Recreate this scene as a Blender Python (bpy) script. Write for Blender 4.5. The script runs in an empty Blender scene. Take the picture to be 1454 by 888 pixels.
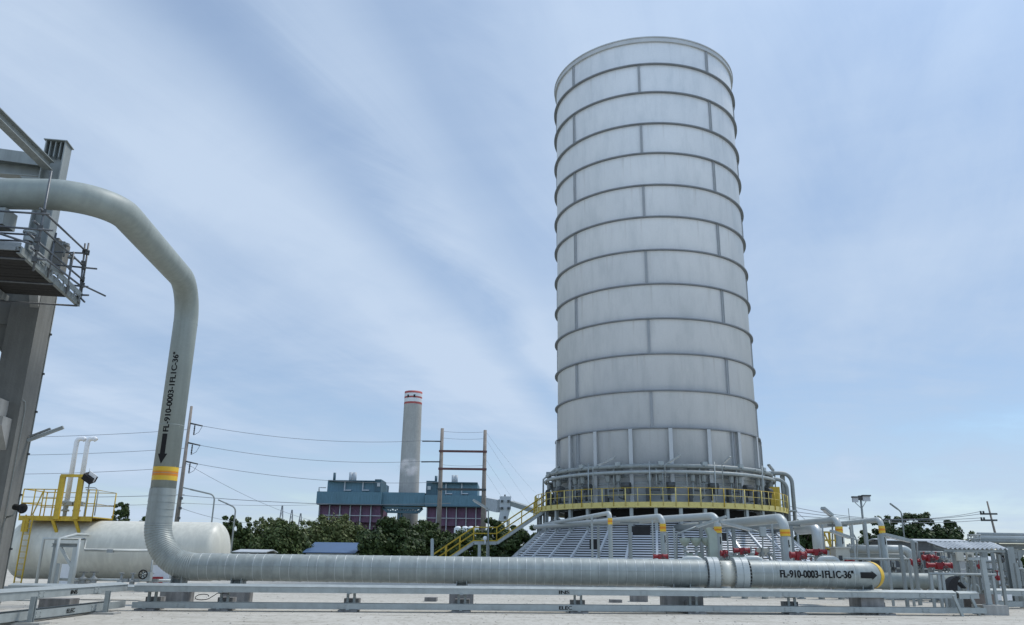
import bpy, bmesh, math, random
from mathutils import Vector as V, Matrix
random.seed(7)
scene = bpy.context.scene
COL = scene.collection
R_ = math.radians
# ------------------------------------------------------------------ camera
W0, H0, FPX = 1454.0, 888.0, 1150.0
PITCH, ROLL, EYE = R_(16.9), R_(0.75), 1.75
F = V((0, math.cos(PITCH), math.sin(PITCH)))
R0 = V((1, 0, 0)); U0 = V((0, -math.sin(PITCH), math.cos(PITCH)))
RR = R0 * math.cos(ROLL) + U0 * math.sin(ROLL)
UU = -R0 * math.sin(ROLL) + U0 * math.cos(ROLL)
CAM = V((0, 0, EYE))
def ray(px, py): return F + RR * ((px - W0 / 2) / FPX) - UU * ((py - H0 / 2) / FPX)
def at(px, py, Y):
    d = ray(px, py); return CAM + d * (Y / d.y)
def zat(px, py, Y): return at(px, py, Y).z
def atz(px, py, z):
    d = ray(px, py); return CAM + d * ((z - EYE) / d.z)
def gnd(px, Y, z=0.0):
    lo, hi = 0.0, 1400.0            # find py with z at this column
    for _ in range(40):
        m = (lo + hi) / 2
        if at(px, m, Y).z > z: lo = m
        else: hi = m
    return at(px, lo, Y)
cam = bpy.data.cameras.new('Camera'); co = bpy.data.objects.new('Camera', cam); COL.objects.link(co)
M = Matrix((RR, UU, -F)).transposed().to_4x4(); M.translation = CAM
co.matrix_world = M
cam.sensor_width = 36; cam.lens = FPX / W0 * 36; cam.clip_end = 6000; cam.clip_start = .1
scene.camera = co

# ------------------------------------------------------------------ materials
def nmat(name):
    m = bpy.data.materials.new(name); m.use_nodes = True
    nt = m.node_tree; b = nt.nodes['Principled BSDF']
    return m, nt, b
def N(nt, t, **k):
    n = nt.nodes.new(t)
    for a, v in k.items():
        if a in n.inputs: n.inputs[a].default_value = v
        else: setattr(n, a, v)
    return n
def ramp(nt, fac, stops):
    r = nt.nodes.new('ShaderNodeValToRGB'); e = r.color_ramp.elements
    while len(e) < len(stops): e.new(.5)
    for i, (p, c) in enumerate(stops):
        e[i].position = p; e[i].color = (c[0], c[1], c[2], 1)
    nt.links.new(fac, r.inputs[0]); return r.outputs[0]
def sc(c, k): return tuple(min(1, x * k) for x in c)
def paint(name, col, rough=.45, metal=0.0, var=.12, scale=2.0, bump=0.0, streak=0.0, fine=0.06, spec=.4, stretch=(1, 1, 1)):
    m, nt, b = nmat(name); L = nt.links.new
    tc = N(nt, 'ShaderNodeTexCoord'); mp = N(nt, 'ShaderNodeMapping'); mp.inputs['Scale'].default_value = stretch
    L(tc.outputs['Object'], mp.inputs[0])
    n1 = N(nt, 'ShaderNodeTexNoise', Scale=scale, Detail=6.0, Roughness=.62); L(mp.outputs[0], n1.inputs['Vector'])
    n2 = N(nt, 'ShaderNodeTexNoise', Scale=scale * 14, Detail=3.0); L(tc.outputs['Object'], n2.inputs['Vector'])
    c = ramp(nt, n1.outputs[0], [(.28, sc(col, 1 - var)), (.5, col), (.74, sc(col, 1 + var))])
    mx = N(nt, 'ShaderNodeMixRGB', blend_type='MULTIPLY'); mx.inputs[0].default_value = 1
    f2 = ramp(nt, n2.outputs[0], [(.3, (1 - fine,) * 3), (.7, (1, 1, 1))])
    L(c, mx.inputs[1]); L(f2, mx.inputs[2]); out = mx.outputs[0]
    if streak:
        ms = N(nt, 'ShaderNodeMapping'); ms.inputs['Scale'].default_value = (5, 5, .25); L(tc.outputs['Object'], ms.inputs[0])
        n3 = N(nt, 'ShaderNodeTexNoise', Scale=1.0, Detail=5.0); L(ms.outputs[0], n3.inputs['Vector'])
        f3 = ramp(nt, n3.outputs[0], [(.42, (1 - streak,) * 3), (.62, (1, 1, 1))])
        m2 = N(nt, 'ShaderNodeMixRGB', blend_type='MULTIPLY'); m2.inputs[0].default_value = 1
        L(out, m2.inputs[1]); L(f3, m2.inputs[2]); out = m2.outputs[0]
    L(out, b.inputs['Base Color'])
    rr = N(nt, 'ShaderNodeMapRange'); rr.inputs['To Min'].default_value = max(.05, rough - .1); rr.inputs['To Max'].default_value = min(1, rough + .12)
    L(n1.outputs[0], rr.inputs[0]); L(rr.outputs[0], b.inputs['Roughness'])
    b.inputs['Metallic'].default_value = metal
    b.inputs['Specular IOR Level'].default_value = spec
    if bump:
        bp = N(nt, 'ShaderNodeBump', Strength=bump, Distance=.02); L(n2.outputs[0], bp.inputs['Height']); L(bp.outputs[0], b.inputs['Normal'])
    return m
MT = {}
MT['pipe'] = paint('pipe paint', (.295, .33, .305), .52, var=.09, scale=1.2, fine=.06, streak=.10)
MT['clad'] = paint('aluminium cladding', (.345, .375, .355), .46, metal=.15, var=.11, scale=2.5, fine=.08, streak=.14)
MT['strap'] = paint('stainless strap', (.50, .53, .52), .40, metal=.35, var=.05)
MT['white_pipe'] = paint('pale pipe paint', (.42, .45, .435), .38, var=.08, scale=2)
MT['galv'] = paint('galvanised steel', (.34, .372, .365), .48, metal=.25, var=.14, scale=4, fine=.1)
MT['galv_dark'] = paint('weathered galvanised steel', (.26, .28, .28), .5, metal=.3, var=.18, scale=5)
MT['steel'] = paint('grey steel paint', (.27, .295, .285), .5, var=.12, scale=2, streak=.12)
MT['steel_lt'] = paint('light grey steel paint', (.345, .375, .365), .48, var=.12, scale=2, streak=.12)
MT['scaf'] = paint('scaffold tube', (.13, .14, .15), .45, metal=.5, var=.3, scale=6)
MT['plank'] = paint('scaffold plank', (.032, .030, .028), .8, var=.35, scale=3, stretch=(1, 6, 1))
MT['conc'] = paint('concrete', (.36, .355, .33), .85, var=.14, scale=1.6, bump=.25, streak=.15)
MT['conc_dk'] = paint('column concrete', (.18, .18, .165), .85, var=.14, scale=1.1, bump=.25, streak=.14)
MT['block'] = paint('plinth concrete', (.25, .245, .235), .85, var=.25, scale=3, bump=.3, streak=.3)
MT['tank'] = paint('white tank paint', (.62, .605, .52), .42, var=.07, scale=.9, streak=.10, fine=.03)
MT['white'] = paint('white paint', (.72, .73, .73), .45, var=.07, scale=2)
MT['yellow'] = paint('yellow safety paint', (.52, .355, .03), .5, var=.22, scale=3, streak=.18)
MT['yellow_pale'] = paint('faded yellow paint', (.60, .50, .17), .5, var=.14, scale=4)
MT['band_y'] = paint('yellow marking', (.72, .46, .04), .45, var=.08)
MT['band_o'] = paint('orange marking', (.68, .23, .015), .45, var=.08)
MT['red'] = paint('red actuator paint', (.26, .018, .024), .4, var=.2, scale=4)
MT['black'] = paint('black paint', (.010, .010, .010), .8, var=.2)
MT['rubber'] = paint('black rubber', (.014, .014, .015), .55, var=.25, scale=5)
MT['dark'] = paint('dark steel', (.07, .075, .075), .55, metal=.2, var=.3, scale=4)
MT['void'] = paint('shade black', (.03, .03, .03), .9, var=.3)  # near-black colour stands in for the shade inside hollows
MT['sage'] = paint('sage skid paint', (.30, .35, .30), .5, var=.12)
MT['teal'] = paint('teal sheet cladding', (.11, .215, .27), .55, var=.14, scale=.15, streak=.2, fine=.08)
MT['teal_dk'] = paint('dark teal sheet', (.06, .12, .15), .55, var=.14, scale=.2, streak=.2)
MT['purple'] = paint('maroon panel', (.17, .085, .145), .6, var=.22, scale=.3, streak=.25)
MT['chim'] = paint('chimney concrete', (.46, .445, .41), .85, var=.1, scale=.12, streak=.12, fine=.12)
MT['chim_red'] = paint('chimney red', (.42, .10, .09), .7, var=.12, scale=.3)
MT['rust'] = paint('rusty red steel', (.12, .055, .05), .6, var=.3, scale=1)
MT['wood'] = paint('concrete pole', (.24, .21, .18), .85, var=.2, scale=2)
MT['wire'] = paint('wire', (.17, .18, .20), .6)
MT['blue'] = paint('blue roof sheet', (.05, .10, .19), .5, var=.15, scale=.6)
MT['roofw'] = paint('white roof sheet', (.44, .465, .475), .45, metal=.2, var=.1, scale=1)
MT['wallg'] = paint('pale wall panel', (.45, .48, .50), .6, var=.1, scale=1)
MT['glass'] = paint('dark window', (.03, .04, .05), .12, var=.1)
MT['bluep'] = paint('blue drum paint', (.03, .09, .19), .45)
MT['cream'] = paint('cream paint', (.52, .50, .42), .5)
MT['bark'] = paint('bark', (.09, .075, .055), .9, var=.3, scale=3, bump=.4)

def shell_mat():
    m, nt, b = nmat('tower plate'); L = nt.links.new
    tc = N(nt, 'ShaderNodeTexCoord')
    n1 = N(nt, 'ShaderNodeTexNoise', Scale=.16, Detail=7.0, Roughness=.6); L(tc.outputs['Object'], n1.inputs['Vector'])
    ms = N(nt, 'ShaderNodeMapping'); ms.inputs['Scale'].default_value = (1.3, 1.3, .35); L(tc.outputs['Object'], ms.inputs[0])
    n2 = N(nt, 'ShaderNodeTexNoise', Scale=.8, Detail=8.0, Roughness=.66); L(ms.outputs[0], n2.inputs['Vector'])
    n3 = N(nt, 'ShaderNodeTexNoise', Scale=14.0, Detail=4.0); L(tc.outputs['Object'], n3.inputs['Vector'])
    c = ramp(nt, n1.outputs[0], [(.3, (.655, .69, .715)), (.7, (.73, .755, .77))])
    m1 = N(nt, 'ShaderNodeMixRGB', blend_type='MULTIPLY'); m1.inputs[0].default_value = 1
    L(c, m1.inputs[1]); L(ramp(nt, n2.outputs[0], [(.33, (.86, .875, .88)), (.52, (.97, .97, .97)), (.7, (1.0, 1.0, 1.0)), (.82, (1, 1, 1))]), m1.inputs[2])
    m2 = N(nt, 'ShaderNodeMixRGB', blend_type='MULTIPLY'); m2.inputs[0].default_value = 1
    L(m1.outputs[0], m2.inputs[1]); L(ramp(nt, n3.outputs[0], [(.3, (.95,) * 3), (.6, (1,) * 3)]), m2.inputs[2])
    # tone of each rolled plate, and faint runs below the rings
    sp = N(nt, 'ShaderNodeSeparateXYZ'); L(tc.outputs['Object'], sp.inputs[0])
    def mm(op, a, b_=None):
        n = nt.nodes.new('ShaderNodeMath'); n.operation = op
        for i, v in enumerate((a, b_)):
            if v is None: continue
            if isinstance(v, (int, float)): n.inputs[i].default_value = v
            else: L(v, n.inputs[i])
        return n.outputs[0]
    tier = mm('DIVIDE', mm('SUBTRACT', sp.outputs[2], 5.75), 2.9); ft = mm('FLOOR', tier)
    sec = mm('FLOOR', mm('ADD', mm('DIVIDE', mm('ARCTAN2', sp.outputs[1], sp.outputs[0]), math.pi / 2), mm('MULTIPLY', ft, .5)))
    cx_ = N(nt, 'ShaderNodeCombineXYZ'); L(ft, cx_.inputs[0]); L(sec, cx_.inputs[1])
    wn = N(nt, 'ShaderNodeTexWhiteNoise'); L(cx_.outputs[0], wn.inputs['Vector'])
    m3 = N(nt, 'ShaderNodeMixRGB', blend_type='MULTIPLY'); m3.inputs[0].default_value = 1
    L(m2.outputs[0], m3.inputs[1]); L(ramp(nt, wn.outputs[0], [(0, (.93, .935, .94)), (1, (1.0, 1.0, .995))]), m3.inputs[2])
    mr_ = N(nt, 'ShaderNodeMapping'); mr_.inputs['Scale'].default_value = (3.2, 3.2, .12); L(tc.outputs['Object'], mr_.inputs[0])
    nr_ = N(nt, 'ShaderNodeTexNoise', Scale=1.0, Detail=4.0); L(mr_.outputs[0], nr_.inputs['Vector'])
    run = mm('MULTIPLY', mm('POWER', mm('FRACT', tier), 2.0), mm('MULTIPLY', mm('MAXIMUM', mm('SUBTRACT', nr_.outputs[0], .58), 0.0), 2.6))
    m4 = N(nt, 'ShaderNodeMixRGB'); L(run, m4.inputs[0]); L(m3.outputs[0], m4.inputs[1]); m4.inputs[2].default_value = (.36, .35, .33, 1)
    L(m4.outputs[0], b.inputs['Base Color'])
    rr = N(nt, 'ShaderNodeMapRange'); rr.inputs['To Min'].default_value = .36; rr.inputs['To Max'].default_value = .62
    L(n2.outputs[0], rr.inputs[0]); L(rr.outputs[0], b.inputs['Roughness'])
    b.inputs['Metallic'].default_value = .1
    bp = N(nt, 'ShaderNodeBump', Strength=.25, Distance=.06); L(n1.outputs[0], bp.inputs['Height']); L(bp.outputs[0], b.inputs['Normal'])
    return m
MT['shell'] = shell_mat()
MT['rib'] = paint('tower stiffener', (.46, .48, .48), .5, metal=.1, var=.1, scale=1)
MT['ringp'] = paint('shaded ring plate', (.20, .215, .225), .55, var=.15, scale=1)  # dark tone carries the shade of the ring undersides
MT['jointp'] = paint('joint stiffener', (.33, .35, .36), .5, var=.1, scale=1)
MT['louver'] = paint('louver blade', (.56, .585, .60), .42, metal=.1, var=.06, scale=.6)

def ground_mat():
    m, nt, b = nmat('pale yard concrete'); L = nt.links.new
    tc = N(nt, 'ShaderNodeTexCoord')
    n1 = N(nt, 'ShaderNodeTexNoise', Scale=.09, Detail=8.0, Roughness=.6); L(tc.outputs['Object'], n1.inputs['Vector'])
    ms = N(nt, 'ShaderNodeMapping'); ms.inputs['Scale'].default_value = (.35, 1.4, 1); L(tc.outputs['Object'], ms.inputs[0])
    n2 = N(nt, 'ShaderNodeTexNoise', Scale=1.1, Detail=8.0, Roughness=.7); L(ms.outputs[0], n2.inputs['Vector'])
    mq = N(nt, 'ShaderNodeMapping'); mq.inputs['Scale'].default_value = (3.2, .9, 1); L(tc.outputs['Object'], mq.inputs[0])
    n3 = N(nt, 'ShaderNodeTexNoise', Scale=1.6, Detail=8.0, Roughness=.78); L(mq.outputs[0], n3.inputs['Vector'])
    c = ramp(nt, n1.outputs[0], [(.3, (.44, .42, .375)), (.7, (.54, .52, .47))])
    m1 = N(nt, 'ShaderNodeMixRGB', blend_type='MULTIPLY'); m1.inputs[0].default_value = 1
    L(c, m1.inputs[1]); L(ramp(nt, n2.outputs[0], [(.30, (.60, .59, .56)), (.46, (.90, .90, .88)), (.66, (1, 1, 1))]), m1.inputs[2])
    m2 = N(nt, 'ShaderNodeMixRGB', blend_type='MULTIPLY'); m2.inputs[0].default_value = 1
    L(m1.outputs[0], m2.inputs[1]); L(ramp(nt, n3.outputs[0], [(.36, (.62, .60, .56)), (.47, (.92,) * 3), (.60, (1,) * 3)]), m2.inputs[2])
    L(m2.outputs[0], b.inputs['Base Color']); b.inputs['Roughness'].default_value = .95
    b.inputs['Specular IOR Level'].default_value = .15
    bp = N(nt, 'ShaderNodeBump', Strength=.5, Distance=.02); L(n3.outputs[0], bp.inputs['Height']); L(bp.outputs[0], b.inputs['Normal'])
    return m
MT['ground'] = ground_mat()
def leaf_mat(name, c0, c1):
    m, nt, b = nmat(name); L = nt.links.new
    g = N(nt, 'ShaderNodeNewGeometry')
    L(ramp(nt, g.outputs['Random Per Island'], [(0, c0), (.6, tuple((x + y) / 2 for x, y in zip(c0, c1))), (1, c1)]), b.inputs['Base Color'])
    b.inputs['Roughness'].default_value = .6; b.inputs['Specular IOR Level'].default_value = .25
    b.inputs['Subsurface Weight'].default_value = 0
    return m
MT['leaf'] = leaf_mat('dark leaves', (.028, .048, .012), (.095, .125, .038))
MT['leaf2'] = leaf_mat('olive leaves', (.058, .075, .022), (.15, .17, .06))
MT['leaf3'] = leaf_mat('deep leaves', (.018, .037, .011), (.068, .098, .030))

# ------------------------------------------------------------------ mesh builder
class MB:
    def __init__(s): s.v = []; s.f = []; s.sm = []
    def add(s, vs, fs, smooth=False):
        o = len(s.v); s.v += [V(p) for p in vs]
        for f in fs: s.f.append([i + o for i in f]); s.sm.append(smooth)
        return s
    def obox(s, c, a, b, d):          # centre and three half vectors
        c = V(c); a = V(a); b = V(b); d = V(d)
        vs = [c + a * x + b * y + d * z for z in (-1, 1) for y in (-1, 1) for x in (-1, 1)]
        return s.add(vs, [(0, 2, 3, 1), (4, 5, 7, 6), (0, 1, 5, 4), (2, 6, 7, 3), (0, 4, 6, 2), (1, 3, 7, 5)])
    def box(s, c, sz, rz=0.0):
        cz, sn = math.cos(rz), math.sin(rz)
        return s.obox(c, V((cz, sn, 0)) * sz[0] / 2, V((-sn, cz, 0)) * sz[1] / 2, V((0, 0, sz[2] / 2)))
    def frame(s, p, q, up=None):
        p = V(p); q = V(q); t = (q - p).normalized()
        u = V(up) if up is not None else (V((0, 0, 1)) if abs(t.z) < .95 else V((0, 1, 0)))
        a = t.cross(u); a.normalize(); b = a.cross(t); b.normalize()
        return p, q, t, a, b
    def beam(s, p, q, w, h, up=None):     # w sideways, h along up
        p, q, t, a, b = s.frame(p, q, up)
        return s.obox((p + q) / 2, a * w / 2, b * h / 2, (q - p) / 2)
    def ibeam(s, p, q, w, h, t_=.03, up=None):
        p, q, t, a, b = s.frame(p, q, up)
        for k in (-1, 1): s.obox((p + q) / 2 + b * k * (h - t_) / 2, a * w / 2, b * t_ / 2, (q - p) / 2)
        return s.obox((p + q) / 2, a * t_ / 2, b * (h / 2 - t_), (q - p) / 2)
    def channel(s, p, q, w, h, t_=.02, up=None, side=1):
        p, q, t, a, b = s.frame(p, q, up)
        for k in (-1, 1): s.obox((p + q) / 2 + b * k * (h - t_) / 2, a * w / 2, b * t_ / 2, (q - p) / 2)
        return s.obox((p + q) / 2 + a * side * (w - t_) / 2, a * t_ / 2, b * (h / 2 - t_), (q - p) / 2)
    def tube(s, pts, r, seg=10, caps=True, closed=False, smooth=True):
        pts = [V(p) for p in pts]; n = len(pts)
        rs = r if isinstance(r, (list, tuple)) else [r] * n
        T = []
        for i in range(n):
            if closed: t = pts[(i + 1) % n] - pts[i - 1]
            elif i == 0: t = pts[1] - pts[0]
            elif i == n - 1: t = pts[-1] - pts[-2]
            else: t = (pts[i + 1] - pts[i]).normalized() + (pts[i] - pts[i - 1]).normalized()
            T.append(t.normalized())
        u = V((0, 0, 1)) if abs(T[0].z) < .9 else V((0, 1, 0))
        a = T[0].cross(u).normalized(); vs = []
        for i in range(n):
            a = (a - T[i] * a.dot(T[i])).normalized(); b = T[i].cross(a)
            for k in range(seg):
                an = 2 * math.pi * k / seg
                vs.append(pts[i] + (a * math.cos(an) + b * math.sin(an)) * rs[i])
        fs = []
        m = n if closed else n - 1
        for i in range(m):
            j = (i + 1) % n
            for k in range(seg):
                l = (k + 1) % seg
                fs.append((i * seg + k, i * seg + l, j * seg + l, j * seg + k))
        s.add(vs, fs, smooth)
        if caps and not closed:
            o = len(s.v) - n * seg
            s.f.append([o + k for k in range(seg)][::-1]); s.sm.append(False)
            s.f.append([o + (n - 1) * seg + k for k in range(seg)]); s.sm.append(False)
        return s
    def cyl(s, p, q, r0, r1=None, seg=14, caps=True, smooth=True):
        return s.tube([p, q], [r0, r0 if r1 is None else r1], seg, caps, False, smooth)
    def lathe(s, c, prof, seg=32, axis=(0, 0, 1), smooth=False, a0=0.0, a1=360.0):
        c = V(c); t = V(axis).normalized()
        u = V((1, 0, 0)) if abs(t.x) < .9 else V((0, 1, 0))
        b = t.cross(u).normalized(); a = b.cross(t)
        full = abs(a1 - a0 - 360) < 1e-6; n = seg if full else seg + 1
        vs = []
        for (r, h) in prof:
            for k in range(n):
                an = R_(a0 + (a1 - a0) * k / seg)
                vs.append(c + t * h + (a * math.cos(an) + b * math.sin(an)) * r)
        fs = []
        for i in range(len(prof) - 1):
            for k in range(seg):
                l = (k + 1) % n if full else k + 1
                fs.append((i * n + k, i * n + l, (i + 1) * n + l, (i + 1) * n + k))
        return s.add(vs, fs, smooth)
    def sphere(s, c, r, seg=12, sq=1.0):
        prof = [(max(1e-4, r * math.sin(math.pi * i / seg)), -r * sq * math.cos(math.pi * i / seg)) for i in range(seg + 1)]
        return s.lathe(c, prof, seg * 2, smooth=True)
    def prism(s, poly, d):
        n = len(poly); d = V(d); p = [V(x) for x in poly]
        return s.add(p + [x + d for x in p], [list(range(n))[::-1], list(range(n, 2 * n))] + [(i, (i + 1) % n, n + (i + 1) % n, n + i) for i in range(n)])
    def build(s, name, mat, parent=None, **kw):
        if not s.v: return None
        xs = [p.x for p in s.v]; ys = [p.y for p in s.v]; zs = [p.z for p in s.v]
        base = V(((min(xs) + max(xs)) / 2, (min(ys) + max(ys)) / 2, min(zs)))
        me = bpy.data.meshes.new(name)
        me.from_pydata([tuple(p - base) for p in s.v], [], s.f)
        me.polygons.foreach_set('use_smooth', s.sm)
        for m in (mat if isinstance(mat, (list, tuple)) else [mat]): me.materials.append(MT[m] if isinstance(m, str) else m)
        bm = bmesh.new(); bm.from_mesh(me); bmesh.ops.recalc_face_normals(bm, faces=bm.faces); bm.to_mesh(me); bm.free()
        me.update()
        o = bpy.data.objects.new(name, me); COL.objects.link(o)
        place(o, base, parent); tag(o, **kw); return o
WL = {}
def place(o, base, parent):
    WL[o.name] = V(base)
    if parent is not None:
        o.parent = parent; o.location = V(base) - WL[parent.name]
    else: o.location = base
def tag(o, label=None, cat=None, group=None, kind=None):
    if label: o['label'] = label
    if cat: o['category'] = cat
    if group: o['group'] = group
    if kind: o['kind'] = kind
def thing(name, label, cat, loc, group=None):
    o = bpy.data.objects.new(name, None); COL.objects.link(o); o.empty_display_size = .3
    place(o, V(loc), None); tag(o, label, cat, group); return o
def fillet(pts, rad, n=8):
    pts = [V(p) for p in pts]; out = [pts[0]]
    for i in range(1, len(pts) - 1):
        r = rad[i - 1] if isinstance(rad, (list, tuple)) else rad
        a = (pts[i - 1] - pts[i]).normalized(); b = (pts[i + 1] - pts[i]).normalized()
        ang = a.angle(b); d = r / math.tan(ang / 2)
        c = pts[i] + (a + b).normalized() * (r / math.sin(ang / 2))
        s0 = pts[i] + a * d - c; s1 = pts[i] + b * d - c
        tot = s0.angle(s1); ax = s0.cross(s1).normalized()
        for k in range(n + 1):
            out.append(c + Matrix.Rotation(tot * k / n, 3, ax) @ s0)
    out.append(pts[-1]); return out
def text_mesh(txt, length=None, height=None):
    cu = bpy.data.curves.new('t', 'FONT'); cu.body = txt; cu.size = 1; cu.offset = .016
    ob = bpy.data.objects.new('t', cu); COL.objects.link(ob)
    bpy.context.view_layer.update()
    me = bpy.data.meshes.new_from_object(ob.evaluated_get(bpy.context.evaluated_depsgraph_get()))
    bpy.data.objects.remove(ob); bpy.data.curves.remove(cu)
    bm = bmesh.new(); bm.from_mesh(me); bpy.data.meshes.remove(me)
    bmesh.ops.triangulate(bm, faces=bm.faces)
    for k in range(1, 16):
        g = bm.verts[:] + bm.edges[:] + bm.faces[:]
        bmesh.ops.bisect_plane(bm, geom=g, plane_co=(0, -.2 + k * .075, 0), plane_no=(0, 1, 0))
    bm.verts.index_update()
    x0 = min(v.co.x for v in bm.verts); x1 = max(v.co.x for v in bm.verts)
    y0 = min(v.co.y for v in bm.verts); y1 = max(v.co.y for v in bm.verts)
    sx = length / (x1 - x0); sy = height / (y1 - y0)
    vs = [((v.co.x - x0) * sx, (v.co.y - (y0 + y1) / 2) * sy) for v in bm.verts]
    fs = [[v.index for v in f.verts] for f in bm.faces]; bm.free()
    n = len(vs); k = height * .055
    vs = [(x - k / 2, y) for x, y in vs] + [(x + k / 2, y) for x, y in vs]      # heavier strokes
    fs = fs + [[i + n for i in f] for f in fs]
    return vs, fs
# ------------------------------------------------------------------ sky and sun
SUN_EL, SUN_AZ = R_(61), R_(58)       # azimuth measured from +Y towards +X
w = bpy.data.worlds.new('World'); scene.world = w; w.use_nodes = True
nt = w.node_tree; L = nt.links.new; bg = nt.nodes['Background']
sky = N(nt, 'ShaderNodeTexSky', sky_type='NISHITA'); sky.sun_disc = False
sky.sun_elevation = SUN_EL; sky.sun_rotation = SUN_AZ; sky.air_density = 1.0; sky.dust_density = 0.0; sky.ozone_density = 1.6
tc = N(nt, 'ShaderNodeTexCoord'); sx = N(nt, 'ShaderNodeSeparateXYZ'); L(tc.outputs['Generated'], sx.inputs[0])
def math_(op, a, b=None, clamp=False):
    n = nt.nodes.new('ShaderNodeMath'); n.operation = op; n.use_clamp = clamp
    for i, v in enumerate((a, b)):
        if v is None: continue
        if isinstance(v, (int, float)): n.inputs[i].default_value = v
        else: L(v, n.inputs[i])
    return n.outputs[0]
zc = math_('ADD', math_('MAXIMUM', sx.outputs[2], 0.0), .10)
cb = N(nt, 'ShaderNodeCombineXYZ'); L(math_('DIVIDE', sx.outputs[0], zc), cb.inputs[0]); L(math_('DIVIDE', sx.outputs[1], zc), cb.inputs[1])
def cloud(rot, sca, scale, det, rough, dist, off):
    mp = N(nt, 'ShaderNodeMapping', vector_type='TEXTURE'); mp.inputs['Rotation'].default_value = (0, 0, R_(rot)); mp.inputs['Scale'].default_value = sca; mp.inputs['Location'].default_value = off
    L(cb.outputs[0], mp.inputs[0])
    n = N(nt, 'ShaderNodeTexNoise', Scale=scale, Detail=det, Roughness=rough, Distortion=dist); L(mp.outputs[0], n.inputs['Vector'])
    return n.outputs[0]
streak = cloud(-18, (1, 4.5, 1), 1.25, 5.0, .5, .35, (.3, 0, 0))
broad = cloud(20, (1, 1.6, 1), .42, 6.0, .55, .2, (3.1, 1.7, 0))
wisp = cloud(60, (1, 2.2, 1), 2.2, 9.0, .62, .5, (7, 3, 0))
fine = cloud(-24, (1, 5, 1), 3.4, 9.0, .66, .8, (5, 2, 0))
low = cloud(8, (1.7, 1, 1), .85, 9.0, .62, .3, (2.4, 5.2, 0))
s1 = math_('MULTIPLY', streak, .55); s2 = math_('MULTIPLY', broad, .55); s3 = math_('ADD', math_('MULTIPLY', wisp, .14), math_('MULTIPLY', fine, .20))
dens = math_('SUBTRACT', math_('ADD', math_('ADD', s1, s2), s3), .015)
lowf = math_('DIVIDE', math_('SUBTRACT', .36, sx.outputs[2]), .2, True)
dens = math_('ADD', dens, math_('MULTIPLY', math_('MULTIPLY', math_('SUBTRACT', low, .5), lowf), .75))
# three long cirrus bands running away to the north north east
uu = math_('SUBTRACT', math_('MULTIPLY', math_('DIVIDE', sx.outputs[0], zc), .951), math_('MULTIPLY', math_('DIVIDE', sx.outputs[1], zc), .309))
uu = math_('ADD', uu, math_('MULTIPLY', math_('SUBTRACT', broad, .5), .5)); uu = math_('ADD', uu, math_('MULTIPLY', math_('SUBTRACT', fine, .5), .16))
def bandf(u0, wd, k):
    q_ = math_('DIVIDE', math_('SUBTRACT', uu, u0), wd); q_ = math_('MULTIPLY', q_, q_)
    return math_('MULTIPLY', math_('EXPONENT', math_('MULTIPLY', q_, -1.0)), k)
for u0, wd, k in ((-1.08, .22, .10), (-.84, .10, -.12), (-.68, .09, .065), (-.50, .12, -.06)):
    dens = math_('ADD', dens, bandf(u0, wd, k))
mask = ramp(nt, dens, [(.46, (.25,) * 3), (.60, (.55,) * 3), (.74, (.82,) * 3), (.90, (.98,) * 3)])
ccol = ramp(nt, dens, [(.50, (.35, .485, .70)), (.68, (.435, .565, .755)), (.88, (.55, .67, .835))])
cm = N(nt, 'ShaderNodeMixRGB', blend_type='MULTIPLY'); cm.inputs[0].default_value = 1; L(ccol, cm.inputs[1]); cm.inputs[2].default_value = (1, 1, 1, 1)
csc = N(nt, 'ShaderNodeVectorMath', operation='SCALE'); L(cm.outputs[0], csc.inputs[0]); csc.inputs['Scale'].default_value = 8.2
mx = N(nt, 'ShaderNodeMixRGB'); L(mask, mx.inputs[0]); L(sky.outputs[0], mx.inputs[1]); L(csc.outputs[0], mx.inputs[2])
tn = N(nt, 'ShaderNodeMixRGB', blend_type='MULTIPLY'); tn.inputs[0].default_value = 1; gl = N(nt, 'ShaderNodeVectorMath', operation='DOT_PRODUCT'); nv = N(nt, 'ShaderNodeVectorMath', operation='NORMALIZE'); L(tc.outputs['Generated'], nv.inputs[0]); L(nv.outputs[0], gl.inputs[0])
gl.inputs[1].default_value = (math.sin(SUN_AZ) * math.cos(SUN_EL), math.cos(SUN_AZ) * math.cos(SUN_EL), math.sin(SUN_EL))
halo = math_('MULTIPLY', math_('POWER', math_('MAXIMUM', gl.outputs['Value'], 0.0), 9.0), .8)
rear_fill = math_('MULTIPLY', math_('MAXIMUM', math_('MULTIPLY', sx.outputs[1], -1.0), 0.0), .75)  # unseen sky behind the camera, brightened to light the tower front
gain = math_('ADD', math_('ADD', halo, rear_fill), .94)
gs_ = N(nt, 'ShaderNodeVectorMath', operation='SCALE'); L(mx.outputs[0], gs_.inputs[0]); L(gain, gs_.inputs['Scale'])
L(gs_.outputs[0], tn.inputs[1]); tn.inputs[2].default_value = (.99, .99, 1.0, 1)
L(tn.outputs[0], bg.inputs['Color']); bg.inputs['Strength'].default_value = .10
sun = bpy.data.lights.new('Sun', 'SUN'); sun.energy = 2.1; sun.angle = R_(15); sun.color = (1, .96, .90)
so = bpy.data.objects.new('Sun', sun); COL.objects.link(so)
sd = V((math.sin(SUN_AZ) * math.cos(SUN_EL), math.cos(SUN_AZ) * math.cos(SUN_EL), math.sin(SUN_EL)))
so.rotation_euler = sd.to_track_quat('Z', 'Y').to_euler(); so.location = (40, 0, 90)
vs = scene.view_settings; vs.view_transform = 'Standard'; vs.look = 'None'; vs.exposure = 0.42; vs.gamma = 1

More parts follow.
